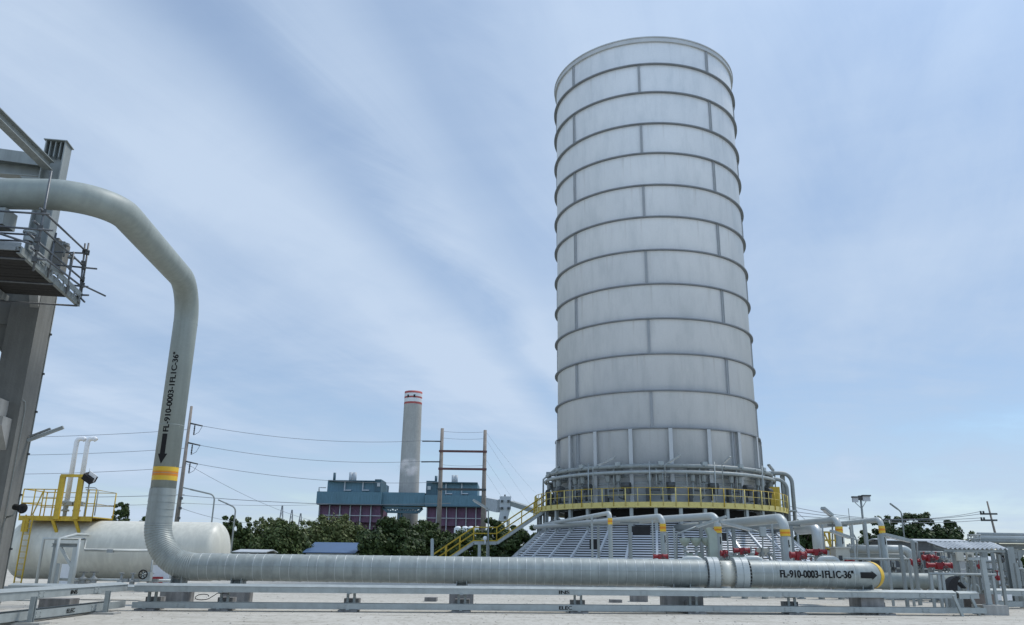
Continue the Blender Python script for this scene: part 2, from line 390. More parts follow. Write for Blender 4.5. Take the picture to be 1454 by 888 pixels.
# ------------------------------------------------------------------ ground
g = MB(); g.add([(-2500, -200, 0), (2500, -200, 0), (2500, 4500, 0), (-2500, 4500, 0)], [(0, 1, 2, 3)])
g.build('ground', 'ground', kind='structure')
g = MB(); g.add([(-900, 92, .01), (900, 92, .01), (900, 1500, .01), (-900, 1500, .01)], [(0, 1, 2, 3)])
MT['verge'] = paint('rough verge', (.07, .085, .035), .95, var=.4, scale=.05)
g.build('verge_ground', 'verge', kind='structure')

# ------------------------------------------------------------------ the big process pipe
Y0 = 31.0
C3 = at(217, 804, Y0)
C2 = V((C3.x, Y0, zat(268, 408, Y0)))
C1 = at(153, 277.5, 21.6)
PL = C1 + V((-14, 0, 0))
RP, RC = .452, .472
Xend = at(1249, 818, Y0).x
PZ = C3.z
C4 = V((Xend, Y0, PZ)); C5 = C4 + V((0, 4.5, 0))
pipe = thing('process_pipe', 'huge pale grey green pipe dropping from the left rack and running low across the yard', 'pipe', (C3.x, Y0, 0))
zc0 = zat(231, 694, Y0)
path = fillet([PL, C1, C2, V((C2.x, Y0, zc0))], [1.55, 1.5], 12)
MB().tube(path, RP, 40).build('pipe_wall', 'pipe', pipe)
# weld beads on the bare pipe
for z in (C2.z - 1.55, C2.z - 5.6, zc0 + .55):
    wb = MB(); wb.lathe((C2.x, Y0, z), [(RP, -.015), (RP + .008, 0), (RP, .015)], 40, smooth=True)
    wb.build('weld_bead', 'pipe', pipe)
# colour bands
zb0, zb1 = zat(233, 683, Y0), zat(235, 664, Y0)
def sleeve(mb, c, t, r, h0, h1, seg=40):
    mb.lathe(c, [(r, h0), (r, h1)], seg, axis=t, smooth=True)
    for hh in (h0, h1): mb.lathe(c, [(r, hh), (r - .02, hh)], seg, axis=t)
h = zb1 - zb0
for nm, m, a, b in (('yellow_band', 'band_y', 0, .34), ('orange_band', 'band_o', .34, .68), ('yellow_band', 'band_y', .68, 1)):
    q = MB(); sleeve(q, (C2.x, Y0, 0), (0, 0, 1), RP + .004, zb0 + a * h, zb0 + b * h); q.build(nm, m, pipe)
# cladding
cl = MB()
r_el = 1.5
def ring_pts(c, t, r, seg=44):
    t = V(t).normalized(); u = V((0, 1, 0)); b = t.cross(u).normalized(); a = b.cross(t)
    return [V(c) + (a * math.cos(2 * math.pi * k / seg) + b * math.sin(2 * math.pi * k / seg)) * r for k in range(seg)]
def loft(mb, c0, t0, r0, c1, t1, r1, seg=44):
    A = ring_pts(c0, t0, r0, seg); B = ring_pts(c1, t1, r1, seg)
    mb.add(A + B, [(k, (k + 1) % seg, seg + (k + 1) % seg, seg + k) for k in range(seg)], True)
zs = [zc0 - i * (zc0 - (PZ + r_el)) / 5 for i in range(6)]
for a, b in zip(zs, zs[1:]): loft(cl, (C3.x, Y0, a), (0, 0, -1), RC - .006, (C3.x, Y0, b), (0, 0, -1), RC + .006)
loft(cl, (C3.x, Y0, zc0), (0, 0, -1), RP - .02, (C3.x, Y0, zc0), (0, 0, -1), RC - .006)
ec = V((C3.x + r_el, Y0, PZ + r_el)); ng = 26
for i in range(ng):
    a0 = math.pi / 2 * i / ng; a1 = math.pi / 2 * (i + 1) / ng
    f = lambda a: (ec + V((-math.cos(a), 0, -math.sin(a))) * r_el, V((math.sin(a), 0, -math.cos(a))))
    (p0, t0), (p1, t1) = f(a0), f(a1); am = (a0 + a1) / 2; pm, tm = f(a0 * .25 + a1 * .75)
    loft(cl, p0, t0, RC - .004, pm, tm, RC + .014); loft(cl, pm, tm, RC + .014, p1, t1, RC - .004)
def horiz(x0, x1, step, mb, endcap0=False):
    n = max(1, round((x1 - x0) / step)); d = (x1 - x0) / n
    for i in range(n):
        a, b = x0 + i * d, x0 + (i + 1) * d
        loft(mb, (a, Y0, PZ), (1, 0, 0), RC - .004, (b, Y0, PZ), (1, 0, 0), RC + .004)
        loft(mb, (b - .03, Y0, PZ), (1, 0, 0), RC + .010, (b + .03, Y0, PZ), (1, 0, 0), RC + .008)
        loft(mb, (b - .03, Y0, PZ), (1, 0, 0), RC - .01, (b - .03, Y0, PZ), (1, 0, 0), RC + .010)
        loft(mb, (b + .03, Y0, PZ), (1, 0, 0), RC + .010, (b + .03, Y0, PZ), (1, 0, 0), RC - .01)
xA = C3.x + r_el
xf1, xf2 = at(1003, 816, Y0).x, at(1019, 816, Y0).x
xg1, xg2 = at(1041, 816, Y0).x, at(1060, 816, Y0).x
xE = C4.x - 1.0
horiz(xA, xf1 - .08, .985, cl); horiz(xg2 + .08, xE, .985, cl)
for x in (xf1 - .08, xg2 + .08):
    loft(cl, (x, Y0, PZ), (1, 0, 0), RC, (x, Y0, PZ), (1, 0, 0), RP - .03)
# lap seam along the front and the rounded end elbow
for x0, x1 in ((xA, xf1 - .1), (xg2 + .1, xE)):
    for k in range(1):
        an = R_(6); cl.obox(((x0 + x1) / 2, Y0 - math.cos(an) * (RC + .006), PZ + math.sin(an) * (RC + .006)), ((x1 - x0) / 2, 0, 0), (0, -.006, 0), (0, 0, .009))
e2 = V((xE, Y0 + 1.0, PZ)); ng = 10
for i in range(ng):
    f = lambda a: (e2 + V((math.sin(a), -math.cos(a), 0)) * 1.0, V((math.cos(a), math.sin(a), 0)))
    A = f(math.pi / 2 * i / ng); B = f(math.pi / 2 * (i + 1) / ng)
    def rz(c, t, r):
        t = V(t).normalized(); u = V((0, 0, 1)); b = t.cross(u).normalized(); a = b.cross(t)
        return [V(c) + (a * math.cos(2 * math.pi * k / 44) + b * math.sin(2 * math.pi * k / 44)) * r for k in range(44)]
    P = rz(A[0], A[1], RC + (.0 if i else 0)); Q = rz(B[0], B[1], RC + .004)
    cl.add(P + Q, [(k, (k + 1) % 44, 44 + (k + 1) % 44, 44 + k) for k in range(44)], True)
cl.build('cladding_jacket', 'clad', pipe)
c5 = V((C4.x, Y0 + 1.0, PZ))
q = MB(); q.tube([c5, c5 + V((0, 6, 0))], RC, 40); q.build('return_run', 'clad', pipe)
q = MB(); fb = lambda a: (e2 + V((math.sin(a), -math.cos(a), 0)) * 1.0, V((math.cos(a), math.sin(a), 0)))
for i in range(6):
    A = fb(R_(44 + 5 * i)); B = fb(R_(49 + 5 * i)); P = rz(A[0], A[1], RC + .014); Q = rz(B[0], B[1], RC + .014)
    q.add(P + Q, [(k, (k + 1) % 44, 44 + (k + 1) % 44, 44 + k) for k in range(44)], True)
q.build('yellow_band', 'band_y', pipe)
x = xA + .3
while x < xE:
    if not (xf1 - .2 < x < xg2 + .2):
        st = MB(); st.lathe((x, Y0, PZ), [(RC, -.010), (RC + .006, -.007), (RC + .006, .007), (RC, .010)], 44, axis=(1, 0, 0), smooth=True)
        st.build('strap_band', 'strap', pipe)
    x += .985 / 3
for (a, b) in ((xf1, xf2), (xg1, xg2)):
    fl = MB(); d = (b - a); RF = .575
    for s0, s1 in ((0, .44), (.52, .96)):
        fl.lathe((a, Y0, PZ), [(RP - .03, d * s0), (RF, d * s0), (RF, d * s1), (RP - .03, d * s1)], 44, axis=(1, 0, 0))
    fl.lathe((a, Y0, PZ), [(RF - .02, d * .3), (RF - .02, d * .66)], 44, axis=(1, 0, 0))
    fo = fl.build('flange', 'white_pipe', pipe)
    bo = MB()
    for k in range(28):
        an = 2 * math.pi * (k + .5) / 28
        c = V((a, Y0 + math.cos(an) * .53, PZ + math.sin(an) * .53))
        bo.cyl(c + V((-.06, 0, 0)), c + V((d + .05, 0, 0)), .019, seg=6)
    bo.build('stud_bolts', 'galv_dark', fo)
MB().tube([(xf2 - .02, Y0, PZ), (xg1 + .02, Y0, PZ)], RP - .005, 40).build('spool_piece', 'tank', pipe)
# lettering
RT = RP + .003
def wrap_v(vs_, z0):
    return [V((C2.x - RT * math.sin(ty / RT + .06), Y0 - RT * math.cos(ty / RT + .06), z0 + tx)) for tx, ty in vs_]
def grid_arrow(Ln, wid, headl, headw):
    # arrow pointing +x from 0..Ln, cut into strips across its width
    vs_, fs_ = [], []
    def quad(x0, x1a, x1b, ya, yb):
        o = len(vs_); vs_.extend([(x0, ya), (x1a, ya), (x1b, yb), (x0, yb)]); fs_.append((o, o + 1, o + 2, o + 3))
    n = 12
    for i in range(n):
        ya = -headw / 2 + headw * i / n; yb = -headw / 2 + headw * (i + 1) / n
        ha = Ln - headl * abs(ya) / (headw / 2); hb = Ln - headl * abs(yb) / (headw / 2)
        for j in range(5):
            l = lambda x, f: Ln - headl + (x - Ln + headl) * f
            o = len(vs_); vs_.extend([(l(ha, j / 5), ya), (l(ha, (j + 1) / 5), ya), (l(hb, (j + 1) / 5), yb), (l(hb, j / 5), yb)]); fs_.append((o, o + 1, o + 2, o + 3))
    for i in range(6):
        ya = -wid / 2 + wid * i / 6; yb = -wid / 2 + wid * (i + 1) / 6
        for j in range(10): 
            xa_, xb_ = (Ln - headl) * j / 10, (Ln - headl) * (j + 1) / 10; quad(xa_, xb_, xb_, ya, yb)
    return vs_, fs_
TXT = 'FL-910-0003-1FL1C-36"'
z0, z1 = zat(243, 613, Y0 - RP), zat(256, 500, Y0 - RP)
tv, tf = text_mesh(TXT, z1 - z0, .235)
MB().add(wrap_v(tv, z0), tf).build('lettering', 'black', pipe)
za, zb = zat(243, 616, Y0 - RP), zat(238, 659, Y0 - RP)
av, af = grid_arrow(za - zb, .19, .38, .36)
MB().add([V((C2.x - RT * math.sin(ty / RT + .06), Y0 - RT * math.cos(ty / RT + .06), za - tx)) for tx, ty in av], af).build('arrow', 'black', pipe)
RT2 = RC + .016
def wrap_h(vs_, x0, b0): return [V((x0 + tx, Y0 - RT2 * math.cos(ty / RT2 + b0), PZ + RT2 * math.sin(ty / RT2 + b0))) for tx, ty in vs_]
x0, x1 = at(1108, 816, Y0 - RC).x, at(1212, 816, Y0 - RC).x
tv, tf = text_mesh(TXT, x1 - x0, .275)
MB().add(wrap_h(tv, x0, .06), tf).build('lettering', 'black', pipe)
x0, x1 = at(1222, 816, Y0 - RC).x, at(1251, 816, Y0 - RC).x
x1 = min(x1, xE + .95)
av, af = grid_arrow(x1 - x0 , .21, .26, .31)
# the arrow follows the end elbow
pts = []
for tx, ty in av:
    X = x0 + tx; b = ty / RT2 + .02
    if X <= xE: pts.append(V((X, Y0 - RT2 * math.cos(b), PZ + RT2 * math.sin(b))))
    else:
        a = (X - xE) / (1.0 + RT2); rad = 1.0 + RT2 * math.cos(b)
        pts.append(V((xE + rad * math.sin(a), Y0 + 1.0 - rad * math.cos(a), PZ + RT2 * math.sin(b))))
MB().add(pts, af).build('arrow', 'black', pipe)

# pipe supports: concrete block plus steel saddle
SUPL = {250: 'concrete pipe support under the ribbed elbow of the big pipe', 335: 'concrete pipe support just right of the ribbed elbow',
        655: 'concrete pipe support under the middle of the long clad run', 968: 'wide concrete pipe support left of the bolted flanges',
        1232: 'concrete pipe support under the rounded end of the big pipe'}
for px, lab in SUPL.items():
    c = gnd(px, Y0); wd = 1.35 if px == 968 else .82
    t = thing('pipe_support', lab, 'support', c, 'concrete supports under the big pipe')
    q = MB(); q.box((c.x, Y0, .30), (wd, 1.1, .6)); q.build('concrete_block', 'block', t)
    q = MB(); hs = PZ - RC - .6
    q.box((c.x, Y0, .6 + .015), (wd * .8, .8, .03)); q.box((c.x, Y0, .63 + hs / 2), (wd * .5, .04, hs))
    for k in (-1, 1): q.box((c.x + k * wd * .22, Y0, .63 + (hs + .12) / 2), (.03, .6, hs + .10))
    q.build('saddle', 'steel', t)

# ------------------------------------------------------------------ cable trays in front of the pipe
TA = gnd(186, 27.6); TB = gnd(1362, 30.7); TB2 = gnd(1402, 30.75)
UZ0, UZ1, LZ0, LZ1 = .585, .765, .085, .27
def tray(name, label, A, B, z0, z1, depth, back, lid=True, word=None, wpx=(), step=2.55):
    d = (B - A); Ln = d.length; d.normalize(); nrm = V((back.x, back.y, 0)).normalized()
    t = thing(name, label, 'cable tray', A, 'cable trays around the yard')
    A = V((A.x, A.y, 0)); B = V((B.x, B.y, 0))
    h = z1 - z0
    for o_, nm in ((0, 'side_rail'), (depth, 'side_rail')):
        q = MB(); p = A + nrm * o_; r = B + nrm * o_
        q.beam(p + V((0, 0, z0 + h / 2)), r + V((0, 0, z0 + h / 2)), .012, h)
        s = 1 if o_ == 0 else -1
        for zz in (z0 + .008, z1 - .008): q.beam(p + nrm * s * .031 + V((0, 0, zz)), r + nrm * s * .031 + V((0, 0, zz)), .05, .012)
        q.build(nm, 'galv', t)
    q = MB(); n = int(Ln / .3)
    for i in range(n): 
        p = A + d * (i + .5) * Ln / n
        q.beam(p + nrm * .06 + V((0, 0, z0 + .035)), p + nrm * (depth - .06) + V((0, 0, z0 + .035)), .03, .02)
    q.build('rungs', 'galv', t)
    if lid:
        q = MB(); pk = .075
        a0 = A - nrm * .03; b0 = B - nrm * .03; am = A + nrm * depth / 2; bm_ = B + nrm * depth / 2; a1 = A + nrm * (depth + .03); b1 = B + nrm * (depth + .03)
        def P(v, z): return V((v.x, v.y, z))
        zz = z1 + .006
        q.prism([P(a0, zz), P(am, zz + pk), P(a1, zz), P(a1, zz - .004), P(a0, zz - .004)], B - A)
        q.build('peaked_cover', 'galv', t)
    k = step * .6
    while k < Ln - .3:
        sp = MB(); p = A + d * k - nrm * .012
        sp.beam(p - d * .14 + V((0, 0, z0 + h * .5)), p + d * .14 + V((0, 0, z0 + h * .5)), .01, h * .8)
        for s1 in (-.1, .1):
            for s2 in (.28, .72): sp.cyl(p + d * s1 + V((0, 0, z0 + h * s2)), p + d * s1 - nrm * .03 + V((0, 0, z0 + h * s2)), .016, seg=6)
        k += step; sp.build('splice_plate', 'galv', t)
    for wp in wpx:
        # stencilled word on the front rail
        s = ((at(wp, 845, (A.y + B.y) / 2).x) if abs(d.x) > .5 else None)
        if s is not None: f = (s - A.x) / (B.x - A.x)
        else: f = wp / 1e4
        p = A.lerp(B, f) - nrm * .020
        tv, tf = text_mesh(word, .36 if len(word) == 3 else .44, .115)
        q = MB(); q.add([p + d * (tx - .2) + V((0, 0, z0 + h * .5 + ty)) for tx, ty in tv], tf); q.build('lettering', 'black', t)
    return t
bk = V((0, 1, 0))
tray('cable_tray', 'long upper galvanised cable tray in front of the big pipe, stencilled INS', TA, TB, UZ0, UZ1, .45, bk, True, 'INS', (802,))
tray('cable_tray', 'long lower galvanised cable tray just above the ground, stencilled ELEC', TA, TB2, LZ0, LZ1, .45, bk, False, 'ELEC', (802,))
TC = V((TA.x - .35, 12.0, 0)); TD = V((TA.x - .35, TA.y + .3, 0))
tray('cable_tray', 'upper galvanised cable tray running towards the viewer at far left, stencilled INS', TC, TD, UZ0, UZ1 + .02, .5, V((-1, 0, 0)), True, 'INS', (7870,), 3.0)
tray('cable_tray', 'lower galvanised cable tray running towards the viewer at far left, stencilled ELEC', TC, TD, LZ0, LZ1 + .02, .5, V((-1, 0, 0)), False, 'ELEC', (7830,), 3.0)
ts = gnd(8, 33.5); te = gnd(205, 33.5)
tray('cable_tray', 'pale covered cable tray between the tank and the big pipe', ts, te, .36, .50, .6, bk, True)
# tray supports
TSL = {207: 'tray support on a dark plinth at the corner of the trays below the elbow', 312: 'tray support on a dark plinth with a loop of cable hanging beside it', 495: 'tray support on a dark plinth left of the middle pipe support', 655: 'thin tray support in front of the middle pipe support', 822: 'tray support on a dark plinth right of the INS and ELEC stencils',
       988: 'tray support on a dark plinth below the left bolted flange', 1130: 'tray support on a dark plinth below the FL-910 lettering', 1256: 'tray support below the rounded pipe end'}
def on_tray(px):
    f = (px - 186) / (1362 - 186); p = at(px, 850, 27.6 + f * 3.1); return V((p.x, TA.y + (TB.y - TA.y) * (p.x - TA.x) / (TB.x - TA.x), 0))
for px, lab in TSL.items():
    c = on_tray(px) + V((0, .24, 0))
    t = thing('tray_support', lab, 'support', c, 'supports under the cable trays')
    q = MB(); q.box((c.x, c.y + .02, .033), (.62, .62, .066)); q.box((c.x, c.y + .55, .20), (.5, .4, .40)); q.build('plinth', 'block', t)
    for k in (-1, 1):
        q = MB(); q.channel((c.x + k * .11, c.y + .28, .06), (c.x + k * .11, c.y + .28, UZ0 - .02), .08, .08, .012, up=(0, 1, 0)); q.build('post', 'galv', t)
    for zz in (LZ0 - .012, UZ0 - .014):
        q = MB(); q.beam((c.x, c.y - .3, zz), (c.x, c.y + .35, zz), .1, .022); q.build('cross_arm', 'galv', t)
cL = on_tray(285)
q = MB(); lp = [cL + V((.24 * math.cos(a) + (.10 * a / 6.28), .05 + .03 * math.sin(3 * a), .43 + .085 * math.sin(a) + .02 * math.cos(a))) for a in [i * .3 for i in range(20)]]
lp = [cL + V((.8, .3, .52)), cL + V((.5, .1, .55))] + lp[::-1]
q.tube(lp, .013, 6).build('loose_cable', 'rubber', label='loop of black cable hanging under the upper tray by the elbow', cat='cable')
for Yp, lab in ((22.0, 'tall tray post on a pale slab at the left edge'), (26.0, 'tray post on a pale slab beside the tray corner'), (17.6, 'tray post nearest the viewer at far left')):
    c = V((TA.x - .10, Yp, 0)); t = thing('tray_post', lab, 'post', c, 'posts under the left trays')
    q = MB(); q.channel(c + V((.03, 0, .05)), c + V((.03, 0, UZ1 - .1)), .12, .12, .014, up=(0, 1, 0)); q.build('post', 'galv', t)
    q = MB(); q.box((c.x - .25, c.y, .025), (1.3, .5, .05)); q.build('slab', 'conc', t)
    for zz in (LZ0 - .014, UZ0 - .014):
        q = MB(); q.beam((c.x + .05, c.y, zz), (c.x - .8, c.y, zz), .09, .024); q.build('cross_arm', 'galv', t)
for px, Yp, wd, hh, lab in ((907, 38, .72, .32, 'low concrete plinth on the yard behind the trays, left of the flange support'), (874, 37, .5, .12, 'thin concrete pad on the yard behind the trays'), (612, 36, .5, .16, 'small concrete pad on the yard left of the middle support'), (82, 27, .95, .38, 'concrete block between the two left trays')):
    c = gnd(px, Yp); MB().box((c.x, c.y, hh / 2), (wd, .6, hh)).build('plinth', 'block', label=lab, cat='plinth', group='low plinths on the yard')
# ------------------------------------------------------------------ the round flare tower
TC_ = gnd(939, 70.0); TX, TY = TC_.x, 70.0
RT_ = 8.42
# viewing direction from tower to camera defines angle 0 (towards the viewer), + to the right
va = math.atan2(-TX, -TY)
def pol(th, r, z):
    a = R_(th)
    fx, fy = -TX / math.hypot(TX, TY), -TY / math.hypot(TX, TY)
    rx, ry = -fy, fx                      # right as seen by the viewer
    return V((TX + r * (fx * math.cos(a) + rx * math.sin(a)), TY + r * (fy * math.cos(a) + ry * math.sin(a)), z))
YF = TY - RT_
tower = thing('flare_tower', 'huge round grey steel tower with stacked ring stiffeners above a louvred skirt', 'tower', (TX, TY, 0))
RZ = [zat(924, y, TY - RT_ * .985) for y in (608, 555, 503, 453, 404, 356, 309, 264, 219, 177, 133, 93)]
ZTOP = zat(913, 54, TY - RT_)
zlow = 5.6
def arc_ring(mb, r0, r1, z0, z1, seg=96): mb.lathe((TX, TY, 0), [(r0, z0), (r1, z0), (r1, z1), (r0, z1)], seg, smooth=False)
q = MB(); q.lathe((TX, TY, 0), [(RT_ - .12, zlow), (RT_, zlow), (RT_, ZTOP - .02)], 128, smooth=True); q.lathe((TX, TY, 0), [(RT_ - .12, ZTOP - .02), (RT_ - .12, zlow)], 96, smooth=True)
q.build('shell', 'shell', tower)
for i, z in enumerate(RZ):
    q = MB(); ro = RT_ + .26
    q.lathe((TX, TY, 0), [(RT_ - .02, z - .05), (ro, z - .05), (ro, z + .035), (RT_ - .02, z + .035)], 128)
    q.build('ring_stiffener', 'ringp', tower)
q = MB(); ro = RT_ + .24
q.lathe((TX, TY, 0), [(RT_ - .05, ZTOP - .45), (ro - .06, ZTOP - .45), (ro - .06, ZTOP - .07), (ro, ZTOP - .07), (ro, ZTOP + .03), (RT_ - .2, ZTOP + .03), (RT_ - .2, ZTOP - .1)], 128)
q.build('top_rim', 'rib', tower)
def vert_rib(th, za, zb, w=.16, d=.16, nm='joint_stiffener', fl=False):
    q = MB(); c0, c1 = pol(th, RT_ + d / 2 - .01, za), pol(th, RT_ + d / 2 - .01, zb)
    rad = (pol(th, 1, 0) - pol(th, 0, 0)); tan = V((-rad.y, rad.x, 0))
    if fl:
        q.obox((c0 + c1) / 2, rad * d / 2, tan * .02, (c1 - c0) / 2)
        q.obox((c0 + c1) / 2 + rad * d / 2, rad * .018, tan * w / 2, (c1 - c0) / 2)
    else:
        for k in (-1, 1): q.obox((c0 + c1) / 2 + tan * k * w / 2, rad * d / 2, tan * .015, (c1 - c0) / 2)
        q.obox((c0 + c1) / 2 - rad * d * .1, rad * d * .3, tan * (w / 2 - .016), (c1 - c0) / 2)
    q.build(nm, 'rib' if fl else 'jointp', tower)
lev = RZ + [ZTOP - .42]
for i in range(len(lev) - 1):
    for k in range(4):
        vert_rib(-1.5 + 90 * k + (0 if i % 2 == 0 else 44.5), lev[i] + .052, lev[i + 1] - .052, .17, .15)
for k in range(18): vert_rib(7.4 + 20 * k, zlow, RZ[0] - .052, .30, .30, 'vertical_rib', True)
for k in range(4): vert_rib(43.5 + 90 * k, zlow, RZ[0] - .052, .2, .2)
# small cleats where ribs meet the ring
# louvred skirt
ZS0, ZS1, RS0, RS1 = .12, 4.85, 14.15, 8.95
nr = 28
def rs(z): return RS0 + (RS1 - RS0) * (z - ZS0) / (ZS1 - ZS0)
for k in range(36):
    th0 = -1 + 10 * k
    if math.cos(R_(th0 + 5)) < -.35: continue
    q = MB()
    for i in range(nr):
        z = ZS0 + (ZS1 - ZS0) * (i + .5) / nr
        r = rs(z)
        a, b = pol(th0 + .25, r, z), pol(th0 + 9.75, r, z)
        am = pol(th0 + 5, r, z)
        n = (pol(th0 + 5, 1, 0) - pol(th0 + 5, 0, 0))
        # blade: outer lip lower, sloping up and inwards
        for (p, s) in (((a, am), 0), ((am, b), 0)):
            u, v = p
            o1 = n * .0; 
            q.add([u + V((0, 0, -.045)), v + V((0, 0, -.045)), v - n * .07 + V((0, 0, .042)), u - n * .07 + V((0, 0, .042)),
                   u + V((0, 0, -.053)) - n * .012, v + V((0, 0, -.053)) - n * .012, v - n * .082 + V((0, 0, .034)), u - n * .082 + V((0, 0, .034))],
                  [(0, 1, 2, 3), (7, 6, 5, 4), (0, 4, 5, 1), (3, 2, 6, 7)])
    q.build('louver_panel', 'louver', tower)
    q = MB(); p0, p1 = pol(th0, rs(0.05) + .02, .05), pol(th0, rs(ZS1) + .02, ZS1)
    q.beam(p0, p1, .17, .15, up=(pol(th0, 1, 0) - pol(th0, 0, 0))); q.build('rafter', 'louver', tower)
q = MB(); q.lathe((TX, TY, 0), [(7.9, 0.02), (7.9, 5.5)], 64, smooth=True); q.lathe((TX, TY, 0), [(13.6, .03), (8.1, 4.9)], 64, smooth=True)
q.build('inner_shade_wall', 'void', tower)  # black wall and cone put the shade between the slats into colour
q = MB(); q.lathe((TX, TY, 0), [(14.0, 0.0), (14.4, 0.0), (14.4, .16), (14.0, .16)], 72); q.build('kerb', 'conc', tower)
# black boxes paint the shade of the openings where pipes enter
for th, z, w_, h_ in ((-24, 2.7, .7, .9), (-8, 3.7, 1.6, .8), (-14, 1.0, .8, 1.0), (24, 3.4, 1.0, .6)):
    r = rs(z) + .05; c = pol(th, r - .05, z); n = (pol(th, 1, 0) - pol(th, 0, 0)); t_ = V((-n.y, n.x, 0))
    q = MB(); q.obox(c, n * .16, t_ * w_ / 2, V((0, 0, h_ / 2))); ob = q.build('pipe_opening', 'void', tower)
# ring mains around the tower
def torus(name, R, z, r, lab, mat='steel'):
    t = MB(); t.tube([pol(a * 5, R, z) for a in range(72)], r, 12, closed=True); return t.build(name, mat, None, label=lab, cat='pipe')
torus('ring_main', 9.25, zat(938, 661.5, TY - 9.25), .17, 'upper grey ring pipe circling the tower above the yellow platform')
ZR2 = zat(938, 670, TY - 9.5)
torus('ring_main', 9.5, ZR2, .13, 'lower thinner ring pipe circling the tower just under the upper ring', 'steel_lt')
ZR1 = zat(938, 661.5, TY - 9.25)
# platform
ZD = zat(937, 714.5, TY - 10.3); RPO = 10.35
plat = thing('access_platform', 'curved walkway with yellow handrail circling the foot of the tower', 'platform', (TX, TY, 0))
q = MB(); arc_ring(q, RT_ + .02, RPO, ZD - .10, ZD - .05, 96); q.build('deck', 'galv', plat)
q = MB(); arc_ring(q, RPO, RPO + .03, ZD - .30, ZD + .10, 96); q.build('kick_plate', 'yellow_pale', plat)
q = MB(); q.tube([pol(a * 5, RPO + .02, ZD + 1.1) for a in range(72)], .026, 6, closed=True); q.build('top_rail', 'yellow', plat)
q = MB(); q.tube([pol(a * 5, RPO + .02, ZD + .6) for a in range(72)], .02, 6, closed=True); q.build('mid_rail', 'yellow_pale', plat)
for k in range(-24, 25):
    th = -3 + 5 * k
    if abs(th) < 118:
        q = MB(); q.cyl(pol(th, RPO + .055, ZD - .2), pol(th, RPO + .055, ZD + 1.1), .024 if k % 2 else .042, seg=6); q.build('rail_post', 'yellow_pale' if k % 3 else 'yellow', plat)
for k in range(36):
    th = -1 + 10 * k
    if math.cos(R_(th)) < -.4: continue
    r = RPO - .25; zb = max(.1, ZS0 + (r - RS0) / (RS1 - RS0) * (ZS1 - ZS0))
    q = MB(); q.ibeam(pol(th, r, zb - .1), pol(th, r, ZD - .31), .24, .24, .03, up=(pol(th, 1, 0) - pol(th, 0, 0))); q.build('leg', 'steel_lt', plat)
    q = MB(); q.ibeam(pol(th, RT_ + .05, ZD - .2), pol(th, RPO - .02, ZD - .2), .12, .19, .02); q.build('floor_beam', 'steel', plat)
for th in (-12, 18):           # grey frames below the deck
    th = {-12: -12, 18: 18}[th]
# burner valve sets bolted round the tower
def valve_set(th, big):
    t = thing('x', None, None, (0, 0, 0)); bpy.data.objects.remove(t)
for k in range(-5, 6):
    th = 7.4 + 20 * (k - .42)
    if abs(th) > 108: continue
    n = (pol(th, 1, 0) - pol(th, 0, 0)); t_ = V((-n.y, n.x, 0)); up = V((0, 0, 1))
    P = lambda r, s, z: pol(th, r, z) + t_ * s
    q = MB(); q.obox(P(RT_ + .55, 0, ZD + 2.2), n * .3, t_ * .75, up * .04); q.obox(P(RT_ + .42, 0, ZD + 2.45), n * .12, t_ * .62, up * .20)
    q.obox(P(RT_ + .5, 0, ZR1 - .7), n * .06, t_ * .06, up * .62)
    bk_ = q.build('burner_bracket', 'galv_dark', tower)
    for s in (-.42, .42):
        q = MB(); q.lathe(P(RT_ + .75, s, ZD + 1.95), [(.01, -.28), (.16, -.28), (.2, -.1), (.2, .2), (.12, .3), (.01, .3)], 10); q.build('valve_pot', 'steel', bk_)
        q = MB(); q.tube(fillet([P(RT_ + .75, s, ZD + 1.7), P(RT_ + .75, s, ZD + .55), P(RT_ - .1, s, ZD + .45)], .2, 4), .06, 8); q.build('feed_pipe', 'steel', bk_)
    q = MB(); q.cyl(P(RT_ + .9, .75, ZD + 1.35), P(RT_ + .9, 1.45, ZD + 1.35), .24, seg=10); q.cyl(P(RT_ + .9, .95, ZD + 1.2), P(RT_ + .9, .95, ZD + .3), .09, seg=8); q.obox(P(RT_ + .8, 1.25, ZD + 1.0), n * .2, t_ * .14, up * .22)
    q.build('actuator', 'dark', bk_)
    q = MB(); q.obox(P(RT_ + .55, .05, ZD + 1.05), n * .22, t_ * .55, up * .05); q.obox(P(RT_ + .6, -.6, ZD + .7), n * .15, t_ * .12, up * .5); q.build('valve_manifold', 'dark', bk_)
    q = MB(); q.cyl(P(RT_ + .83, .1, ZR1), P(RT_ + .83, .1, ZD + 1.2), .055, seg=8); q.build('down_pipe', 'steel_lt', bk_)
# clutter ring: cable duct round the shell
q = MB(); arc_ring(q, RT_ + .02, RT_ + .14, ZD + 1.55, ZD + 1.63, 96); arc_ring(q, RT_ + .02, RT_ + .14, ZR1 - .75, ZR1 - .68, 96); q.build('cable_duct', 'galv', tower)
# grey posts and flanges on the ring main
for k in range(-9, 10):
    th = 2 + 10.0 * k
    q = MB(); n = (pol(th, 1, 0) - pol(th, 0, 0)); t_ = V((-n.y, n.x, 0))
    q.obox(pol(th, RT_ + .55, ZR1 + .02), n * .55, t_ * .05, V((0, 0, .045))); 
    if k % 2 == 0: q.obox(pol(th, RT_ + .82, ZR1 + .19), n * .22, t_ * .2, V((0, 0, .14)))
    q.build('pipe_bracket', 'galv', tower)
for th, nm in ((-3, 0), (24, 0), (-30, 0), (50, 0)):
    q = MB(); c = [pol(th, RPO - .1, ZD - .05), pol(th, RPO - .1, ZR1 + .25)]; q.cyl(c[0], c[1], .045, seg=6); q.build('light_post', 'galv', plat)
